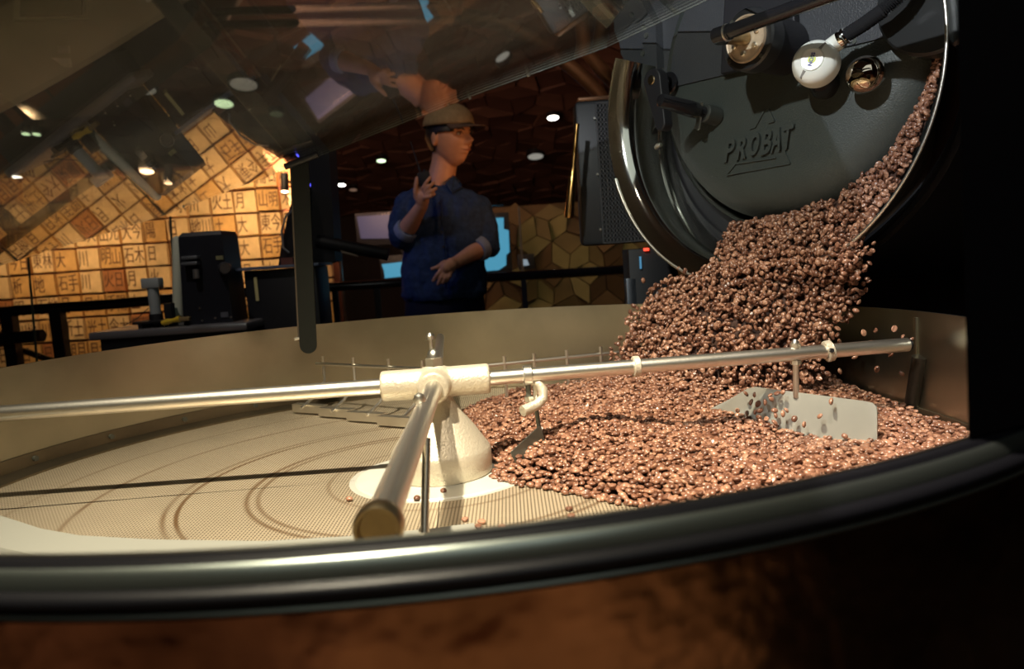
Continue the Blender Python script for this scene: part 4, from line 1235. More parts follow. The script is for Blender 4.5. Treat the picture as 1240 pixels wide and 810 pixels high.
# --- head, turned to the right of the picture
HC = pp(544, 166)
yaw = math.radians(52)
hf = Vector((math.sin(yaw), -math.cos(yaw), -.06)).normalized()
hr = hf.cross(Vector((0, 0, 1))).normalized()        # the person's right? (to the camera's left/front)
hu = hr.cross(hf)
MH = Matrix.Translation(HC) @ Matrix((hr, hf, hu)).transposed().to_4x4()
def g_(x, y, x0, y0, s, t_): return math.exp(-((x - x0) / s) ** 2 - ((y - y0) / t_) ** 2)
def head_mesh(bm, scale=1.0):
    U, Vn = 64, 48
    rows_ = []
    for j in range(1, Vn):
        ph = PI * j / Vn
        row = []
        for i in range(U):
            th = 2 * PI * i / U
            x, y, z = math.sin(ph) * math.sin(th), math.sin(ph) * math.cos(th), math.cos(ph)
            X, Y, Z = x * .076, y * .096, z * .118
            # jaw taper
            if Z < 0:
                k = -Z / .118
                X *= 1 - .30 * k ** 1.5
                if y > 0: Y = Y * (1 - .06 * k) + .012 * k
                else: Y *= 1 - .42 * k
            # cheek flattening and face plane
            if y > 0:
                Y -= .006 * g_(X, Z, 0, .03, .05, .03)
                Y += .027 * g_(X, Z, 0, -.022, .0125, .013) * 1.0 + .015 * g_(X, Z, 0, -.004, .009, .020)
                Y += .008 * g_(X, Z, 0, .022, .045, .009)
                for s in (-1, 1):
                    Y -= .014 * g_(X, Z, s * .031, .006, .016, .011)
                    Y += .003 * g_(X, Z, s * .031, .003, .009, .006)
                    Y += .005 * g_(X, Z, s * .043, -.022, .018, .018)
                    Y += .005 * g_(X, Z, s * .012, -.028, .006, .006)
                Y += .011 * g_(X, Z, 0, -.051, .020, .006) + .010 * g_(X, Z, 0, -.064, .018, .006)
                Y -= .004 * g_(X, Z, 0, -.057, .024, .002)
                Y += .010 * g_(X, Z, 0, -.094, .022, .018)
            row.append(bm.verts.new(MH @ Vector((X * scale, Y * scale, Z * scale))))
        rows_.append(row)
    t0, t1 = bm.verts.new(MH @ Vector((0, 0, .118 * scale))), bm.verts.new(MH @ Vector((0, .004, -.118 * scale)))
    for A, B in zip(rows_, rows_[1:]):
        for k in range(U): bm.faces.new((A[k], B[k], B[(k + 1) % U], A[(k + 1) % U]))
    for k in range(U):
        bm.faces.new((t0, rows_[0][k], rows_[0][(k + 1) % U]))
        bm.faces.new((t1, rows_[-1][(k + 1) % U], rows_[-1][k]))
bm = NB()
head_mesh(bm)
for s in (-1, 1):   # ears
    e = MH @ Vector((s * .075, -.012, -.006))
    ball(bm, e, .030, .32, .62, 1.0, MH.to_3x3() @ Matrix.Rotation(s * -.25, 3, 'Z'))
    ball(bm, MH @ Vector((s * .078, -.012, -.028)), .012, .5, .8, 1)
# neck
NB0 = pp(532, 226, .02)
limb(bm, [MH @ Vector((0, -.022, -.055)), MH @ Vector((0, -.03, -.10)), NB0, NB0 + Vector((0, 0, -.06))], [.052, .052, .056, .075], 22)
# torso core, hips, legs (hidden under clothes but one body)
sh = pp(536, 236, .02)
TX = lambda y: pp(537 + (y - 240) * .012, y, .02)
loft(bm, [(TX(236), .07, .05, .8), (TX(250), .12, .08, .8), (TX(290), .13, .09, .8), (TX(340), .13, .085, .8), (TX(372), .15, .10, .8), (Vector((TX(372).x, TX(372).y, .86)), .15, .10, .8)])
hipz = .93
foot_pos = []
for s in (-1, 1):
    hx = TX(360).x + s * .085
    limb(bm, [(hx, PY + .03, .92), (hx + s * .015, PY + .0, .50), (hx + s * .02, PY + .03, .09)], [.082, .058, .040], 18)
    limb(bm, [(hx + s * .02, PY + .05, .045), (hx + s * .035, PY - .08, .035), (hx + s * .04, PY - .15, .03)], [.042, .038, .03], 14)
# right arm (left in picture): elbow out, hand at chest
SR, ER, WR = pp(492, 236, .02), pp(487, 287, -.05), pp(511, 249, -.17)
SL, EL, WL = pp(582, 240, .03), pp(590, 296, -.01), pp(552, 318, -.155)
limb(bm, [SR.lerp(ER, .45), ER], [.038, .036]); limb(bm, [ER, ER.lerp(WR, .35), WR], [.034, .036, .0235])
limb(bm, [SL.lerp(EL, .45), EL], [.038, .036]); limb(bm, [EL, EL.lerp(WL, .35), WL], [.035, .036, .0245])
# right hand round the radio: palm behind, fingers curled over the front
KR = pp(512, 238, -.185)
limb(bm, [WR, WR.lerp(KR, .5), KR], [.022, .026, .026], 14)
ball(bm, pp(510, 236, -.185), .031, 1.0, .6, 1.05)
def finger(bm, pts, r0):
    n = len(pts)
    limb(bm, pts, [r0 * (1 - .28 * i / (n - 1)) for i in range(n)], 10)
finger(bm, [pp(506, 242, -.19), pp(503, 232, -.20), pp(504, 222, -.205), pp(505, 216, -.205)], .0105)          # thumb up the side of the radio
for k, (bx_, by_, mx_, my_, ex_, ey_) in enumerate(((511, 228, 517, 219, 521, 214), (513, 232, 520, 225, 525, 220), (514, 236, 522, 231, 528, 227), (513, 240, 521, 237, 526, 234))):
    finger(bm, [pp(bx_ - 1, by_ + 3, -.19), pp(bx_ + 2, by_ - 1, -.212), pp(mx_, my_ + 1, -.222), pp(ex_, ey_ + 1, -.212)], .0092)
# left hand resting on the belly, fingers pointing down-left
KL = pp(541, 324, -.185)
limb(bm, [WL, pp(547, 320, -.175), KL], [.023, .026, .026], 14)
ball(bm, pp(541, 324, -.182), .034, 1.05, .5, .9)
finger(bm, [pp(542, 319, -.185), pp(534, 321, -.19), pp(528, 324, -.192), pp(523, 325.5, -.19)], .0095)     # thumb
for a, b, c_ in (((536, 325), (530, 332), (524.5, 340)), ((539, 328), (534, 336), (530.5, 344)), ((542, 329), (539, 337), (536.5, 342.5)), ((546, 328), (544, 335), (541, 340))):
    finger(bm, [pp(*a, -.19), pp(*b, -.198), pp(*c_, -.192)], .0095)
body = remeshed('body', bm, skin_m, person, .0033, 2)
# --- eyes, brows, mouth as small details
for s in (-1, 1):
    e = MH @ Vector((s * .031, .079, .004))
    bm = NB(); ball(bm, e, .0095, 1.1, .6, .55, MH.to_3x3()); obj('eye', bm, mat('eye_white', (.55, .5, .46), .3), person)
    bm = NB(); ball(bm, MH @ Vector((s * .031, .0845, .004)), .0045, 1, .5, 1, MH.to_3x3()); obj('iris', bm, hair_m, person)
    bm = NB(); tube(bm, [MH @ Vector((s * x, y, z)) for x, y, z in ((.014, .096, .019), (.030, .093, .024), (.046, .080, .020))], [.0022, .0030, .0015], 8); obj('eyebrow', bm, hair_m, person)
bm = NB(); tube(bm, [MH @ Vector((x, y, -.0565)) for x, y in ((-.021, .089), (-.01, .0995), (0, .1015), (.01, .0995), (.021, .089))], [.0010, .0030, .0032, .0030, .0010], 8); obj('lips', bm, mat('lip', (.30, .10, .075), .45), person)
for s in (-1, 1):
    bm = NB(); tube(bm, [MH @ Vector((s * x, y, z)) for x, y, z in ((.018, .087, .006), (.026, .0885, .0115), (.034, .087, .0115), (.043, .078, .006))], [.0012, .0020, .0020, .0010], 8); obj('eyelid', bm, hair_m, person)
# --- hair: back and sides under the cap
bm = NB()
U, Vn = 40, 18
rows_ = []
for j in range(Vn + 1):
    row = []
    for i in range(U + 1):
        th = PI * .24 + (2 * PI - PI * .48) * i / U         # gap towards the face
        sd = min(1, abs(math.sin(th)) * 1.4)
        zlo = -.058 if math.cos(th) < -.35 else (-.058 + .070 * min(1, (math.cos(th) + .35) / .45))
        Z = .075 + (zlo - .075) * j / Vn
        k = math.sqrt(max(.02, 1 - (Z / .118) ** 2))
        X = .0835 * math.sin(th) * k; Y = .1050 * math.cos(th) * k
        if Z < 0:
            kk = -Z / .118
            X *= 1 - .30 * kk ** 1.5
            if Y < 0: Y *= 1 - .36 * kk
        row.append(bm.verts.new(MH @ Vector((X, Y, Z))))
    rows_.append(row)
for A, B in zip(rows_, rows_[1:]):
    for k in range(U): bm.faces.new((A[k], B[k], B[k + 1], A[k + 1]))
o = obj('hair', bm, hair_m, person)
md = o.modifiers.new('thick', 'SOLIDIFY'); md.thickness = .006
# --- cap
bm = NB()
rows_ = []
U = 48
for j in range(13):
    ph = PI / 2 * j / 12
    rows_.append([bm.verts.new(MH @ Vector((.0865 * math.cos(ph) ** .8 * math.sin(2 * PI * i / U), .109 * math.cos(ph) ** .8 * math.cos(2 * PI * i / U) - .002, .040 + .088 * math.sin(ph)))) for i in range(U)])
for A, B in zip(rows_, rows_[1:]):
    for k in range(U): bm.faces.new((A[k], A[(k + 1) % U], B[(k + 1) % U], B[k]))
bmesh.ops.remove_doubles(bm, verts=bm.verts[:], dist=.0004)
o = obj('cap', bm, cap_m, person)
md = o.modifiers.new('thick', 'SOLIDIFY'); md.thickness = .004; md.offset = 1
bm = NB(); ball(bm, MH @ Vector((0, -.002, .130)), .006, 1, 1, .5); obj('cap_button', bm, cap_m, person)
bm = NB()
rows_ = []
for j in range(8):
    f_ = j / 7
    row = []
    for i in range(21):
        a = math.radians(-62 + 124 * i / 20)
        rr0 = Vector((.086 * math.sin(a), .108 * math.cos(a)))
        ext = .070 * math.cos(a * 1.25) ** .7 if abs(a * 1.25) < PI / 2 else 0
        X, Y = rr0.x * (1 + .04 * f_), rr0.y + ext * f_
        row.append(bm.verts.new(MH @ Vector((X, Y, .042 - .010 * f_ - .5 * X * X * 4 * f_))))
    rows_.append(row)
for A, B in zip(rows_, rows_[1:]):
    for k in range(20): bm.faces.new((A[k], A[k + 1], B[k + 1], B[k]))
o = obj('cap_brim', bm, cap_d, person, label='dark brown cap brim')
md = o.modifiers.new('thick', 'SOLIDIFY'); md.thickness = .004
for a in (-.9, -.2, .5):
    bm = NB(); ph = .75; q = MH @ Vector((-.0865 * math.cos(ph) ** .8 * math.cos(a), -.109 * math.cos(ph) ** .8 * math.sin(a), .040 + .088 * math.sin(ph))); ball(bm, q, .0035); obj('cap_eyelet', bm, cap_d, person)
# --- shirt
bm = NB()
loft(bm, [(TX(224), .062, .055, .9), (TX(230), .085, .070, .9), (TX(236), .128, .085, .88), (TX(243), .163, .098, .85), (TX(255), .184, .110, .8), (TX(275), .186, .122, .78), (TX(300), .170, .124, .78), (TX(325), .168, .128, .78), (TX(345), .178, .132, .78), (TX(355), .176, .132, .78), (TX(362), .158, .126, .85)], 48)
limb(bm, [pp(508, 246, .02), pp(495, 250, .02), SR.lerp(ER, .6), ER + (ER - SR).normalized() * .004], [.062, .062, .056, .053], 20)
limb(bm, [pp(566, 249, .03), pp(578, 254, .03), SL.lerp(EL, .6), EL + (EL - SL).normalized() * .004], [.064, .063, .057, .052], 20)
limb(bm, [ER, ER.lerp(WR, .16)], [.052, .048], 18)
limb(bm, [EL, EL.lerp(WL, .20)], [.050, .046], 18)
sh_o = remeshed('shirt', bm, shirt_m, person, .0055, 4)
tx = bpy.data.textures.new('folds', 'CLOUDS'); tx.noise_scale = .075
md = sh_o.modifiers.new('folds', 'DISPLACE'); md.texture = tx; md.strength = .026; md.mid_level = .5; md.texture_coords = 'LOCAL'
for a, b in ((ER, WR), (EL, WL)):
    d = (b - a).normalized(); l_ = (b - a).length; s_ = .17 if a is ER else .21
    bm = NB(); tube(bm, [a + d * l_ * (s_ - .03), a + d * l_ * s_, a + d * l_ * (s_ + .13), a + d * l_ * (s_ + .14)], [.0505, .0515, .0465, .0445], 28); obj('cuff', bm, shirt_in, person, label='pale turned-up shirt cuff')
# collar
for s in (-1, 1):
    bm = NB(); base = pp(534, 224, .02)
    P4 = [base + Vector((s * .052, .03, .028)), base + Vector((s * .055, -.03, .026)), base + Vector((s * .022, -.068, -.004)), base + Vector((s * .045, -.088, -.045)), base + Vector((s * .085, -.055, -.02)), base + Vector((s * .078, .02, .004))]
    sheet(bm, P4, .006, Vector((s * .3, -.5, .8)).normalized()); obj('collar_flap', bm, shirt_m, person, smooth=0)
# button placket and pocket
plk = [(533, 236, -.088), (534, 250, -.104), (536, 275, -.118), (538, 300, -.124), (539, 325, -.130), (540, 350, -.135)]
bm = NB(); pts = [pp(x, y, d - .006) for x, y, d in plk]
for k in range(len(pts) - 1): pass
tube(bm, pts, .004, 8); obj('placket', bm, shirt_m, person)
for x, y in ((532.5, 246), (533.5, 263), (535, 281), (537, 299), (538, 316)):
    t_ = (y - 236) / 114; dd_ = -.088 - .05 * min(1, t_ * 1.5) - .008
    bm = NB(); q = pp(x, y, dd_); cyl(bm, q, q + Vector((0, -.005, 0)), .0055, seg=12); obj('button', bm, hair_m, person)
# trousers and shoes
bm = NB()
loft(bm, [(TX(345), .158, .112, .85), (TX(372), .165, .115, .85), (Vector((TX(372).x, PY + .02, .86)), .168, .115, .85), (Vector((TX(372).x, PY + .02, .80)), .15, .10, .85)], 36)
for s in (-1, 1):
    hx = TX(360).x + s * .085
    limb(bm, [(hx, PY + .03, .88), (hx + s * .015, PY, .50), (hx + s * .02, PY + .03, .12)], [.092, .070, .058], 20)
remeshed('trousers', bm, trouser_m, person, .009, 4)
for s in (-1, 1):
    hx = TX(360).x + s * .105
    bm = NB(); limb(bm, [(hx, PY + .06, .055), (hx + s * .01, PY - .06, .05), (hx + s * .02, PY - .17, .042)], [.052, .050, .040], 16)
    for v in bm.verts: v.co.z = max(v.co.z, .002)
    remeshed('shoe', bm, mat('shoe_black', (.01, .01, .01), .5), person, .008, 3)
# radio
rb = pp(516, 222, -.196)
radio = thing('two_way_radio', rb, 'small black two-way radio held upright in the raised hand', 'radio')
Mr = Matrix.Rotation(math.radians(-10), 3, 'Y') @ Matrix.Rotation(math.radians(8), 3, 'X')
bm = NB(); box(bm, pp(515.5, 222, -.198), (.046, .024, .088), Mr, bev=.005); obj('body', bm, black_matt, radio)
a0_, a1_ = pp(509, 208, -.198), pp(497, 171, -.198)
bm = NB(); tube(bm, [a0_, a0_.lerp(a1_, .12), a0_.lerp(a1_, .16), a1_], [.0055, .005, .0028, .0022], 10); obj('antenna', bm, black_matt, radio)
bm = NB(); q = pp(514.5, 209, -.198); cyl(bm, q, q + Vector((0, 0, .012)), .006, seg=12); obj('knob', bm, black_matt, radio)
bm = NB(); q = pp(508, 210.5, -.212); box(bm, q, (.010, .003, .004)); obj('red_mark', bm, mat('mark_pink', (.6, .12, .15), .5), radio)

# ================================================================== things behind the tray
# handrail with posts
rail = thing('handrail', at(540, 345, 3.75).xy.to_3d(), 'long black metal handrail running behind the person and tray', 'handrail')
railp = [at(-60, 386, 3.35), at(20, 376, 3.42), at(140, 368, 3.5), at(280, 355, 3.6), at(410, 347, 3.7), at(560, 338, 3.8), at(700, 330, 3.88), at(778, 325, 3.95)]
bm = NB(); tube(bm, railp, .023, 18); obj('top_rail', bm, black_gloss, rail)
for x in (10, 68, 405, 455, 633, 770):
    k = min(range(len(railp)), key=lambda i: abs(pix(railp[i])[0] - x))
    i2 = k + 1 if pix(railp[k])[0] < x and k + 1 < len(railp) else max(0, k - 1)
    a, b = pix(railp[k])[0], pix(railp[i2])[0]
    q = railp[k].lerp(railp[i2], (x - a) / (b - a) if b != a else 0)
    bm = NB(); box(bm, (q.x, q.y, q.z / 2), (.05 if x < 100 else .026, .05 if x < 100 else .026, q.z)); obj('post', bm, black_matt, rail, smooth=0)
a, b = at(-20, 412, 3.35), at(52, 406, 3.35)
bm = NB(); tube(bm, [a, b], .026, 12); obj('side_bar', bm, black_matt, rail)
a, b = at(30, 425, 3.5), at(72, 440, 3.2)
bm = NB(); tube(bm, [a, b], .014, 10); obj('brace', bm, black_matt, rail)
# glass balustrade panes behind the rail
for (x0, x1, Y, y0), lab in (((408, 626, 4.25, 262), 'left clear glass balustrade pane behind the person'), ((628, 800, 4.25, 250), 'right clear glass balustrade pane before the faceted timber wall')):
    a, b = at(x0, y0, Y), at(x1, y0 - (x1 - x0) * .055, Y)
    zt = a.z
    t = thing('balustrade_pane', (a.x, Y, 0), lab, 'glass pane', 'glass balustrade behind the handrail')
    bm = NB(); box(bm, ((a.x + b.x) / 2, Y, zt / 2), (b.x - a.x, .012, zt)); obj('glass_sheet', bm, rail_glass, t, smooth=0)
    bm = NB(); box(bm, (a.x, Y - .008, zt / 2), (.010, .012, zt)); obj('joint_strip', bm, mat('joint_pale', (.45, .34, .24), .3, .5), t, smooth=0)
    bm = NB(); box(bm, ((a.x + b.x) / 2, Y, .02), (b.x - a.x, .05, .04)); obj('base_channel', bm, black_matt, t, smooth=0)
# screens glowing between dark shapes behind the glass
def screen(px0, py0, px1, py1, Y, m, lab, cuts=None):
    a, b = at(px0, py0, Y), at(px1, py1, Y)
    t = thing('wall_screen', ((a.x + b.x) / 2, Y, min(a.z, b.z)), lab, 'screen', 'glowing screens behind the glass balustrade')
    bm = NB(); box(bm, ((a.x + b.x) / 2, Y + .03, (a.z + b.z) / 2), (abs(b.x - a.x) + .03, .04, abs(a.z - b.z) + .03), bev=.004); obj('case', bm, black_matt, t)
    bm = NB()
    poly_ = [at(x, y, Y) for x, y in cuts] if cuts else [Vector((a.x, Y, a.z)), Vector((b.x, Y, a.z)), Vector((b.x, Y, b.z)), Vector((a.x, Y, b.z))]
    sheet(bm, poly_, .012, Vector((0, 1, 0)))
    obj('display', bm, m, t, smooth=0)
screen(580, 262, 618, 330, 5.0, screen_m, 'tall blue screen just right of the person', [(594, 264), (610, 263.5), (610, 277), (616, 279), (617, 305), (613, 309), (613, 321), (604, 327), (580, 329), (577, 300)])
screen(462, 313, 515, 337, 5.0, screen_m, 'low blue screen left of the person at rail height', [(462, 320), (487, 317), (487, 314), (515, 312), (515, 334), (484, 335), (466, 337), (465, 328)])
screen(486, 276, 508, 303, 5.1, screen_m, 'narrow blue screen between the raised elbow and shirt', [(490, 284), (508, 278), (508, 303), (488, 297), (494, 295)])
screen(432, 261, 520, 290, 5.2, screen_v, 'pale violet screen left of the raised elbow', [(432, 262), (520, 257), (520, 288), (437, 289)])
screen(630, 311, 645, 323, 4.9, mat('screen_pale', (.1, .1, .1), .4, emis=(.5, .62, .75), estr=.5), 'tiny pale screen right of the glass joint above the rail', [(632, 314), (638, 314), (641, 321), (632, 322)])

# table with grinder, gauge, brush
TY = 2.35
ta, tb = at(108, 403, TY), at(300, 391, TY)
tz_ = ta.z
table = thing('work_table', (tb.x, TY, 0), 'narrow grey metal table with black legs behind the tray', 'table')
bm = NB(); box(bm, ((ta.x + tb.x) / 2, TY + .12, tz_ - .012), (tb.x - ta.x, .26, .024), bev=.006); obj('table_top', bm, table_m, table)
bm = NB(); box(bm, ((ta.x + tb.x) / 2, TY + .12, tz_ - .06), (tb.x - ta.x - .04, .20, .07)); obj('apron', bm, mat('apron_grey', (.07, .08, .10), .4, .5), table, smooth=0)
for x_ in (ta.x + .08, tb.x - .06):
    for dy in (.04, .2):
        bm = NB(); box(bm, (x_, TY + dy, tz_ / 2 - .03), (.03, .03, tz_ - .06)); obj('leg', bm, black_matt, table, smooth=0)
g0, g1 = at(224, 391, TY + .05), at(281, 391, TY + .05)
gz1 = at(250, 280, TY + .05).z
gz0 = tz_
grinder = thing('coffee_grinder', ((g0.x + g1.x) / 2, TY + .1, gz0), 'tall black coffee grinder box with side knob and front clamp', 'grinder')
gx_, gy_ = (g0.x + g1.x) / 2, TY + .12
bm = NB(); loftp = [(g0.x - .004, g1.x + .004), (g0.x + .008, g1.x - .004)]
vs_ = []
for z, (xa, xb), dy in ((gz0, loftp[0], 0), (gz1 - .012, loftp[1], 0), (gz1, (loftp[1][0] + .01, loftp[1][1] - .006), .008)):
    vs_.append([bm.verts.new(v) for v in ((xa, gy_ - .07 + dy, z), (xb, gy_ - .07 + dy, z), (xb, gy_ + .07, z), (xa, gy_ + .07, z))])
for A, B in zip(vs_, vs_[1:]):
    for k in range(4): bm.faces.new((A[k], A[(k + 1) % 4], B[(k + 1) % 4], B[k]))
bm.faces.new(vs_[0][::-1]); bm.faces.new(vs_[-1]); obj('body', bm, mat('grinder_black', (.010, .012, .020), .4), grinder, smooth=20)
q = at(272, 325, gy_ - .07); bm = NB(); cyl(bm, q, q + Vector((.012, -.03, 0)), .020, .017, seg=24, bev=.002); obj('knob', bm, mat('knob_grey', (.10, .10, .11), .3, .6), grinder)
q = at(266, 312, gy_ - .072); bm = NB(); box(bm, q, (.022, .003, .012)); obj('label_plate', bm, mat('plate_olive', (.22, .22, .12), .5), grinder, smooth=0)
for x, y, sx__, sz_ in ((231, 312, .048, .010), (231, 319, .048, .010)):
    q = at(x, y, gy_ - .085); bm = NB(); box(bm, q, (sx__, .03, sz_), bev=.002); obj('clamp_arm', bm, mat('clamp_grey', (.22, .24, .28), .35, .6), grinder)
q = at(237, 326, gy_ - .085); bm = NB(); cyl(bm, q, q + Vector((0, 0, -.028)), .010, seg=16, bev=.001); obj('spout', bm, mat('spout_grey', (.3, .3, .32), .3, .7), grinder)
for x, y in ((242, 373), (245, 388), (261, 385), (280, 384)):
    q = at(x, y, gy_ - .071); bm = NB(); cyl(bm, q, q + Vector((0, -.003, 0)), .003, seg=10); obj('screw', bm, satin, grinder)
q = at(272, 381, gy_ - .071); bm = NB(); box(bm, q, (.022, .004, .016)); obj('socket_plate', bm, mat('plate_grey', (.10, .11, .14), .5), grinder, smooth=0)
q0, q1_ = at(218, 384, TY + .22), at(217, 286, TY + .22)
t = thing('tall_tube', Vector((q0.x, TY + .22, tz_)), 'pale frosted tube standing behind the black grinder', 'tube')
bm = NB(); tube(bm, [(q0.x, TY + .20, tz_ + .001), (q1_.x, TY + .20, q1_.z - .02), (q1_.x, TY + .20, q1_.z - .006), (q1_.x, TY + .20, q1_.z)], [.016, .016, .013, .005], 24); obj('tube_shell', bm, mat('frosted', (.62, .66, .55), .35), t)
bm = NB(); tube(bm, [(q0.x, TY + .20, tz_ + .001), (q0.x, TY + .20, tz_ + .05)], .018, 24); obj('tube_foot', bm, mat('tube_green', (.07, .10, .08), .4), t)
q = at(190, 392, TY + .08)
t = thing('hand_gauge', (q.x, TY + .08, tz_), 'small grey gauge with wide head in black stand on table', 'gauge')
zt_ = at(190, 336, TY + .08).z
bm = NB(); box(bm, (q.x, TY + .08, zt_ - .016), (.056, .04, .032), bev=.005); obj('head', bm, grey_dev, t)
bm = NB(); tube(bm, [(q.x, TY + .08, zt_ - .03), (q.x, TY + .08, tz_ + .035)], [.017, .016], 20); obj('shaft', bm, grey_dev, t)
bm = NB(); tube(bm, [(q.x, TY + .08, tz_ + .04), (q.x, TY + .08, tz_ + .001)], [.020, .022], 20); obj('base', bm, black_matt, t)
bm = NB(); box(bm, (q.x + .035, TY + .1, tz_ + .035), (.022, .03, .068)); obj('bracket', bm, black_matt, t, smooth=0)
bm = NB(); tube(bm, [(q.x - .015, TY + .07, tz_ + .06), (q.x - .05, TY + .06, tz_ + .03), (q.x - .085, TY + .05, tz_ + .012)], .0015, 6); obj('cable', bm, black_matt, t)
q = at(210, 389, TY + .03)
t = thing('scale_tray', (q.x, TY + .06, tz_), 'thin black tray rack lying on the table below the gauge', 'rack')
qa, qb = at(162, 391, TY + .03), at(226, 387, TY + .03)
bm = NB(); box(bm, ((qa.x + qb.x) / 2, TY + .06, tz_ + .018), (qb.x - qa.x, .08, .006)); obj('rack_plate', bm, black_matt, t, smooth=0)
for x_ in (qa.x + .02, qb.x - .06):
    bm = NB(); box(bm, (x_, TY + .06, tz_ + .008), (.012, .07, .016)); obj('leg', bm, black_matt, t, smooth=0)
q = at(208, 389, TY - .0)
t = thing('yellow_brush', (q.x, TY + .02, tz_ + .022), 'yellow handled brush lying before the black grinder', 'brush')
a, b, c_ = at(196, 391, TY + .02), at(218, 386, TY + .02), at(230, 386, TY + .02)
bm = NB(); tube(bm, [a, a.lerp(b, .3), a.lerp(b, .6), b], [.006, .009, .006, .010], 14); obj('handle', bm, yellow_m, t)
bm = NB(); box(bm, b.lerp(c_, .5), (.03, .02, .012), bev=.002); obj('bristle_block', bm, mat('bristle', (.25, .18, .08), .8), t)
# black cabinet with thin grey top
KY = 2.5
ka, kb2 = at(302, 400, KY), at(366, 396, KY)
kz = at(330, 326, KY).z
t = thing('black_cabinet', ((ka.x + kb2.x) / 2, KY + .2, 0), 'black cabinet with thin blue-grey top left of the strap', 'cabinet')
bm = NB(); box(bm, ((ka.x + kb2.x) / 2 + .03, KY + .085, kz / 2), (kb2.x - ka.x + .06, .17, kz), bev=.004); obj('body', bm, mat('cabinet_black', (.008, .009, .014), .45), t)
bm = NB(); box(bm, ((ka.x + kb2.x) / 2 + .01, KY + .08, kz + .006), (kb2.x - ka.x + .13, .20, .010), bev=.002); obj('cabinet_top', bm, mat('top_blue', (.12, .16, .26), .35), t)
q = at(310.5, 350, KY - .002); bm = NB(); box(bm, q, (.010, .003, .075)); obj('yellow_sticker', bm, mat('sticker_y', (.65, .60, .30), .5), t, smooth=0)
# dark stand with jointed arm and hanging screen behind the strap
SY = 2.7
s0_, s1b = at(378, 405, SY), at(386, 165, SY)
t = thing('machine_stand', (s0_.x, SY, 0), 'black machine stand with jointed arm behind the hanging strap', 'stand')
bm = NB(); sheet(bm, [at(360, 160, SY), at(397, 160, SY), at(406, 316, SY), at(385, 322, SY), at(392, 402, SY), at(362, 405, SY)], .12, Vector((0, 1, 0))); obj('column', bm, mat('stand_black', (.006, .006, .010), .5), t, smooth=0)
bm = NB(); box(bm, (s0_.x, SY + .06, .5), (.10, .12, 1.0)); obj('foot_column', bm, black_matt, t, smooth=0)
bm = NB(); sheet(bm, [at(356, 232, SY - .1), at(350, 255, SY - .1), at(340, 300, SY - .1), at(337, 322, SY - .1), at(362, 324, SY - .1), at(368, 300, SY - .1), at(368, 225, SY - .1)], .10, Vector((0, 1, 0))); obj('head_casing', bm, mat('stand_black2', (.008, .008, .012), .4), t, smooth=0)
pts = [at(x, y, SY - .12) for x, y in ((357, 252), (346, 262), (341, 280), (343, 300), (350, 306))]
bm = NB(); tube(bm, pts, .0035, 8); obj('cable', bm, mat('cable_grey', (.18, .2, .22), .4), t)
bm = NB(); box(bm, at(349, 316, SY - .13), (.04, .03, .022)); obj('motor', bm, mat('motor_brown', (.16, .06, .05), .4), t, smooth=0)
a, b = at(384, 292, SY), at(470, 308, SY)
bm = NB(); tube(bm, [a, b], .022, 14); obj('arm', bm, black_matt, t)
a, b = at(410, 303, SY - .03), at(435, 309, SY - .03)
bm = NB(); sheet(bm, [at(412, 303, SY - .035), at(432, 308.5, SY - .035), at(434, 311, SY - .035), at(414, 306, SY - .035)], .004, Vector((0, 1, 0))); obj('arm_label', bm, mat('label_tan', (.30, .24, .17), .5), t, smooth=0)
bm = NB(); box(bm, at(375, 224, SY - .002), (.004, .004, .010)); obj('blue_lamp', bm, led_b, t, smooth=0)
# thin aerial rods on the left
for (x0, y0, x1, y1), lab in (((33, 300, 45, 440), 'thin dark upright rod in front of the carved tiles, far left'), ((206, 262, 214, 384), 'thin dark green rod just left of the pale tube')):
    a, b = at(x0, y0, 3.0), at(x1, y1, 3.0)
    bm = NB(); tube(bm, [Vector((b.x, 3.0, 0)), b, a], .0045, 8)
    o = obj('upright_rod', bm, mat('rod_green', (.02, .05, .04), .4), origin=(b.x, 3.0, 0)); tag(o, lab, 'rod', 'thin upright rods')

# ================================================================== ceiling lamps and duct seen through the hood
def lamp(px, py, Y, r, m, lab, group='ceiling downlights', on_wall=False):
    if on_wall:
        p = at(px, py, Y)
    else:                      # where the line of sight meets the ceiling
        rr = ray(px, py); p = CAM + rr * ((2.95 - CAM.z) / rr.z)
        if p.y > 5.2:
            cn_ = Vector((0, 1.1, 4.45)).normalized()
            p = on_plane(px, py, Vector((0, 5.2, 2.95)), cn_)
        r = r * p.y / Y
        p = p + Vector((0, 0, -.07)) - (p - CAM).normalized() * .02
    t = thing('ceiling_downlight' if not on_wall else 'wall_spotlight', p, lab, 'ceiling light' if not on_wall else 'spotlight', group)
    n = Vector((0, -.30, -1)).normalized()
    bm = NB(); lathe(bm, [(r, 0), (r * 1.18, .003), (r * 1.2, -.02), (r * 1.1, -.10), (r * .3, -.10), (r, -.012)], MX(p, n), 28, closed=True); obj('housing', bm, black_matt, t)
    bm = NB(); lathe(bm, [(0, .0), (r, .0), (r * .98, -.012), (0, -.012)], MX(p, n), 28); obj('lens', bm, m, t)
    if on_wall:
        bm = NB(); tube(bm, [p - n * .08, Vector((p.x, WY + .12, p.z + .02)), Vector((p.x, WY + .12, 1.84))], .007, 8); obj('bracket', bm, black_matt, t)
lamp(669, 133, 5.0, .034, led_w, 'bright white ceiling lamp to the right of the cap')
lamp(648, 181, 6.2, .06, led_d, 'dim oval ceiling lamp below the bright white one')
lamp(400, 211, 5.6, .022, led_w, 'left of two small bright lamps beside the strap')
lamp(413, 216, 5.6, .026, led_w, 'right of two small bright lamps beside the strap')
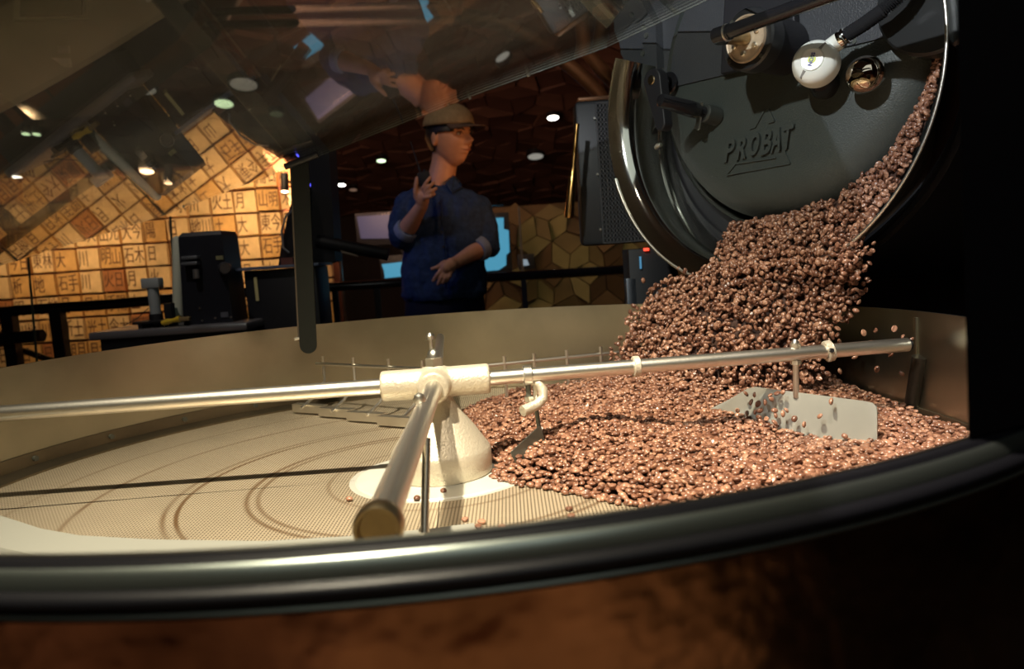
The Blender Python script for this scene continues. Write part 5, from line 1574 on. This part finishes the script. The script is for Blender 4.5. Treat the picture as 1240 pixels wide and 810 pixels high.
lamp(427, 222, 6.2, .03, mat('lamp_tan', (.3, .2, .15), .4, emis=(.5, .3, .2), estr=.3), 'faint round lamp beside the two small bright lamps')
lamp(461, 186, 5.4, .030, led_g, 'greenish lamp in black housing left of the radio')
lamp(294, 91, 4.6, .075, led_d, 'wide dim disc lamp seen through the hood glass')
lamp(270, 115, 4.6, .052, led_g, 'bright crescent lamp under the wide dim disc lamp')
lamp(174, 97, 4.6, .060, led_d, 'ringed lamp seen through glass left of the disc lamps')
lamp(334, 128, 4.9, .04, mat('lamp_faint', (.2, .3, .2), .4, emis=(.4, .5, .35), estr=.2), 'faint green lamp right of the crescent lamp')
lamp(30, 152, 4.6, .022, led_g, 'left of a pair of small green lamps at far left')
lamp(43, 152.5, 4.6, .022, led_g, 'right of a pair of small green lamps at far left')
lamp(20, 206, 5.0, .028, led_w, 'small white lamp above the tile wall at far left')
lamp(178, 208, 4.3, .036, led_o, 'glowing orange lamp above the carved tile wall', 'orange spotlights over the carved tiles', True)
lamp(204, 222, 4.3, .020, led_o, 'smaller orange lamp right of the glowing one', 'orange spotlights over the carved tiles', True)
lamp(345, 232, 4.3, .018, led_o, 'orange lamp beside the strap in front of the tiles', 'orange spotlights over the carved tiles', True)
lamp(721, 102, 4.2, .020, led_w, 'small bright lamp between the copper pipes')
# big grey duct unit
DY = 4.2
t = thing('ceiling_duct', at(60, 60, DY), 'grey angular duct box with white stickers seen through the hood', 'duct')
bm = NB(); sheet(bm, [at(x, y, DY) for x, y in ((-60, -60), (290, -60), (214, 50), (90, 142), (40, 145), (-60, 60))], .5, Vector((0, 1, .2)).normalized()); obj('casing', bm, grey_box, t, smooth=0)
bm = NB(); sheet(bm, [at(x, y, DY - .02) for x, y in ((18, -20), (104, -20), (106, 22), (16, 24))], .02, Vector((0, 1, 0))); obj('opening_frame', bm, mat('frame_pale', (.32, .31, .28), .4, .4), t, smooth=0)
bm = NB(); sheet(bm, [at(x, y, DY - .03) for x, y in ((24, -20), (99, -20), (99, 18), (24, 20))], .012, Vector((0, 1, 0))); obj('opening', bm, black_matt, t, smooth=0)
for q4_ in (((70, 56), (83, 56), (84, 64), (70, 64)), ((62, 70), (85, 70), (86, 81), (76, 80))):
    bm = NB(); sheet(bm, [at(x, y, DY - .012) for x, y in q4_], .008, Vector((0, 1, 0))); obj('sticker', bm, paper, t, smooth=0)
# long light-track bars overhead
for y0, y1, lab in ((18, 6, 'upper long metal track bar overhead seen through glass'), (33, 24, 'lower long metal track bar overhead seen through glass')):
    a, b = at(120, y0, 4.4), at(560, y1, 4.4)
    bm = NB(); tube(bm, [a, b], .022, 10)
    o = obj('track_bar', bm, mat('track_metal', (.06, .045, .035), .5, .5), origin=a); tag(o, lab, 'track bar', 'overhead track bars')
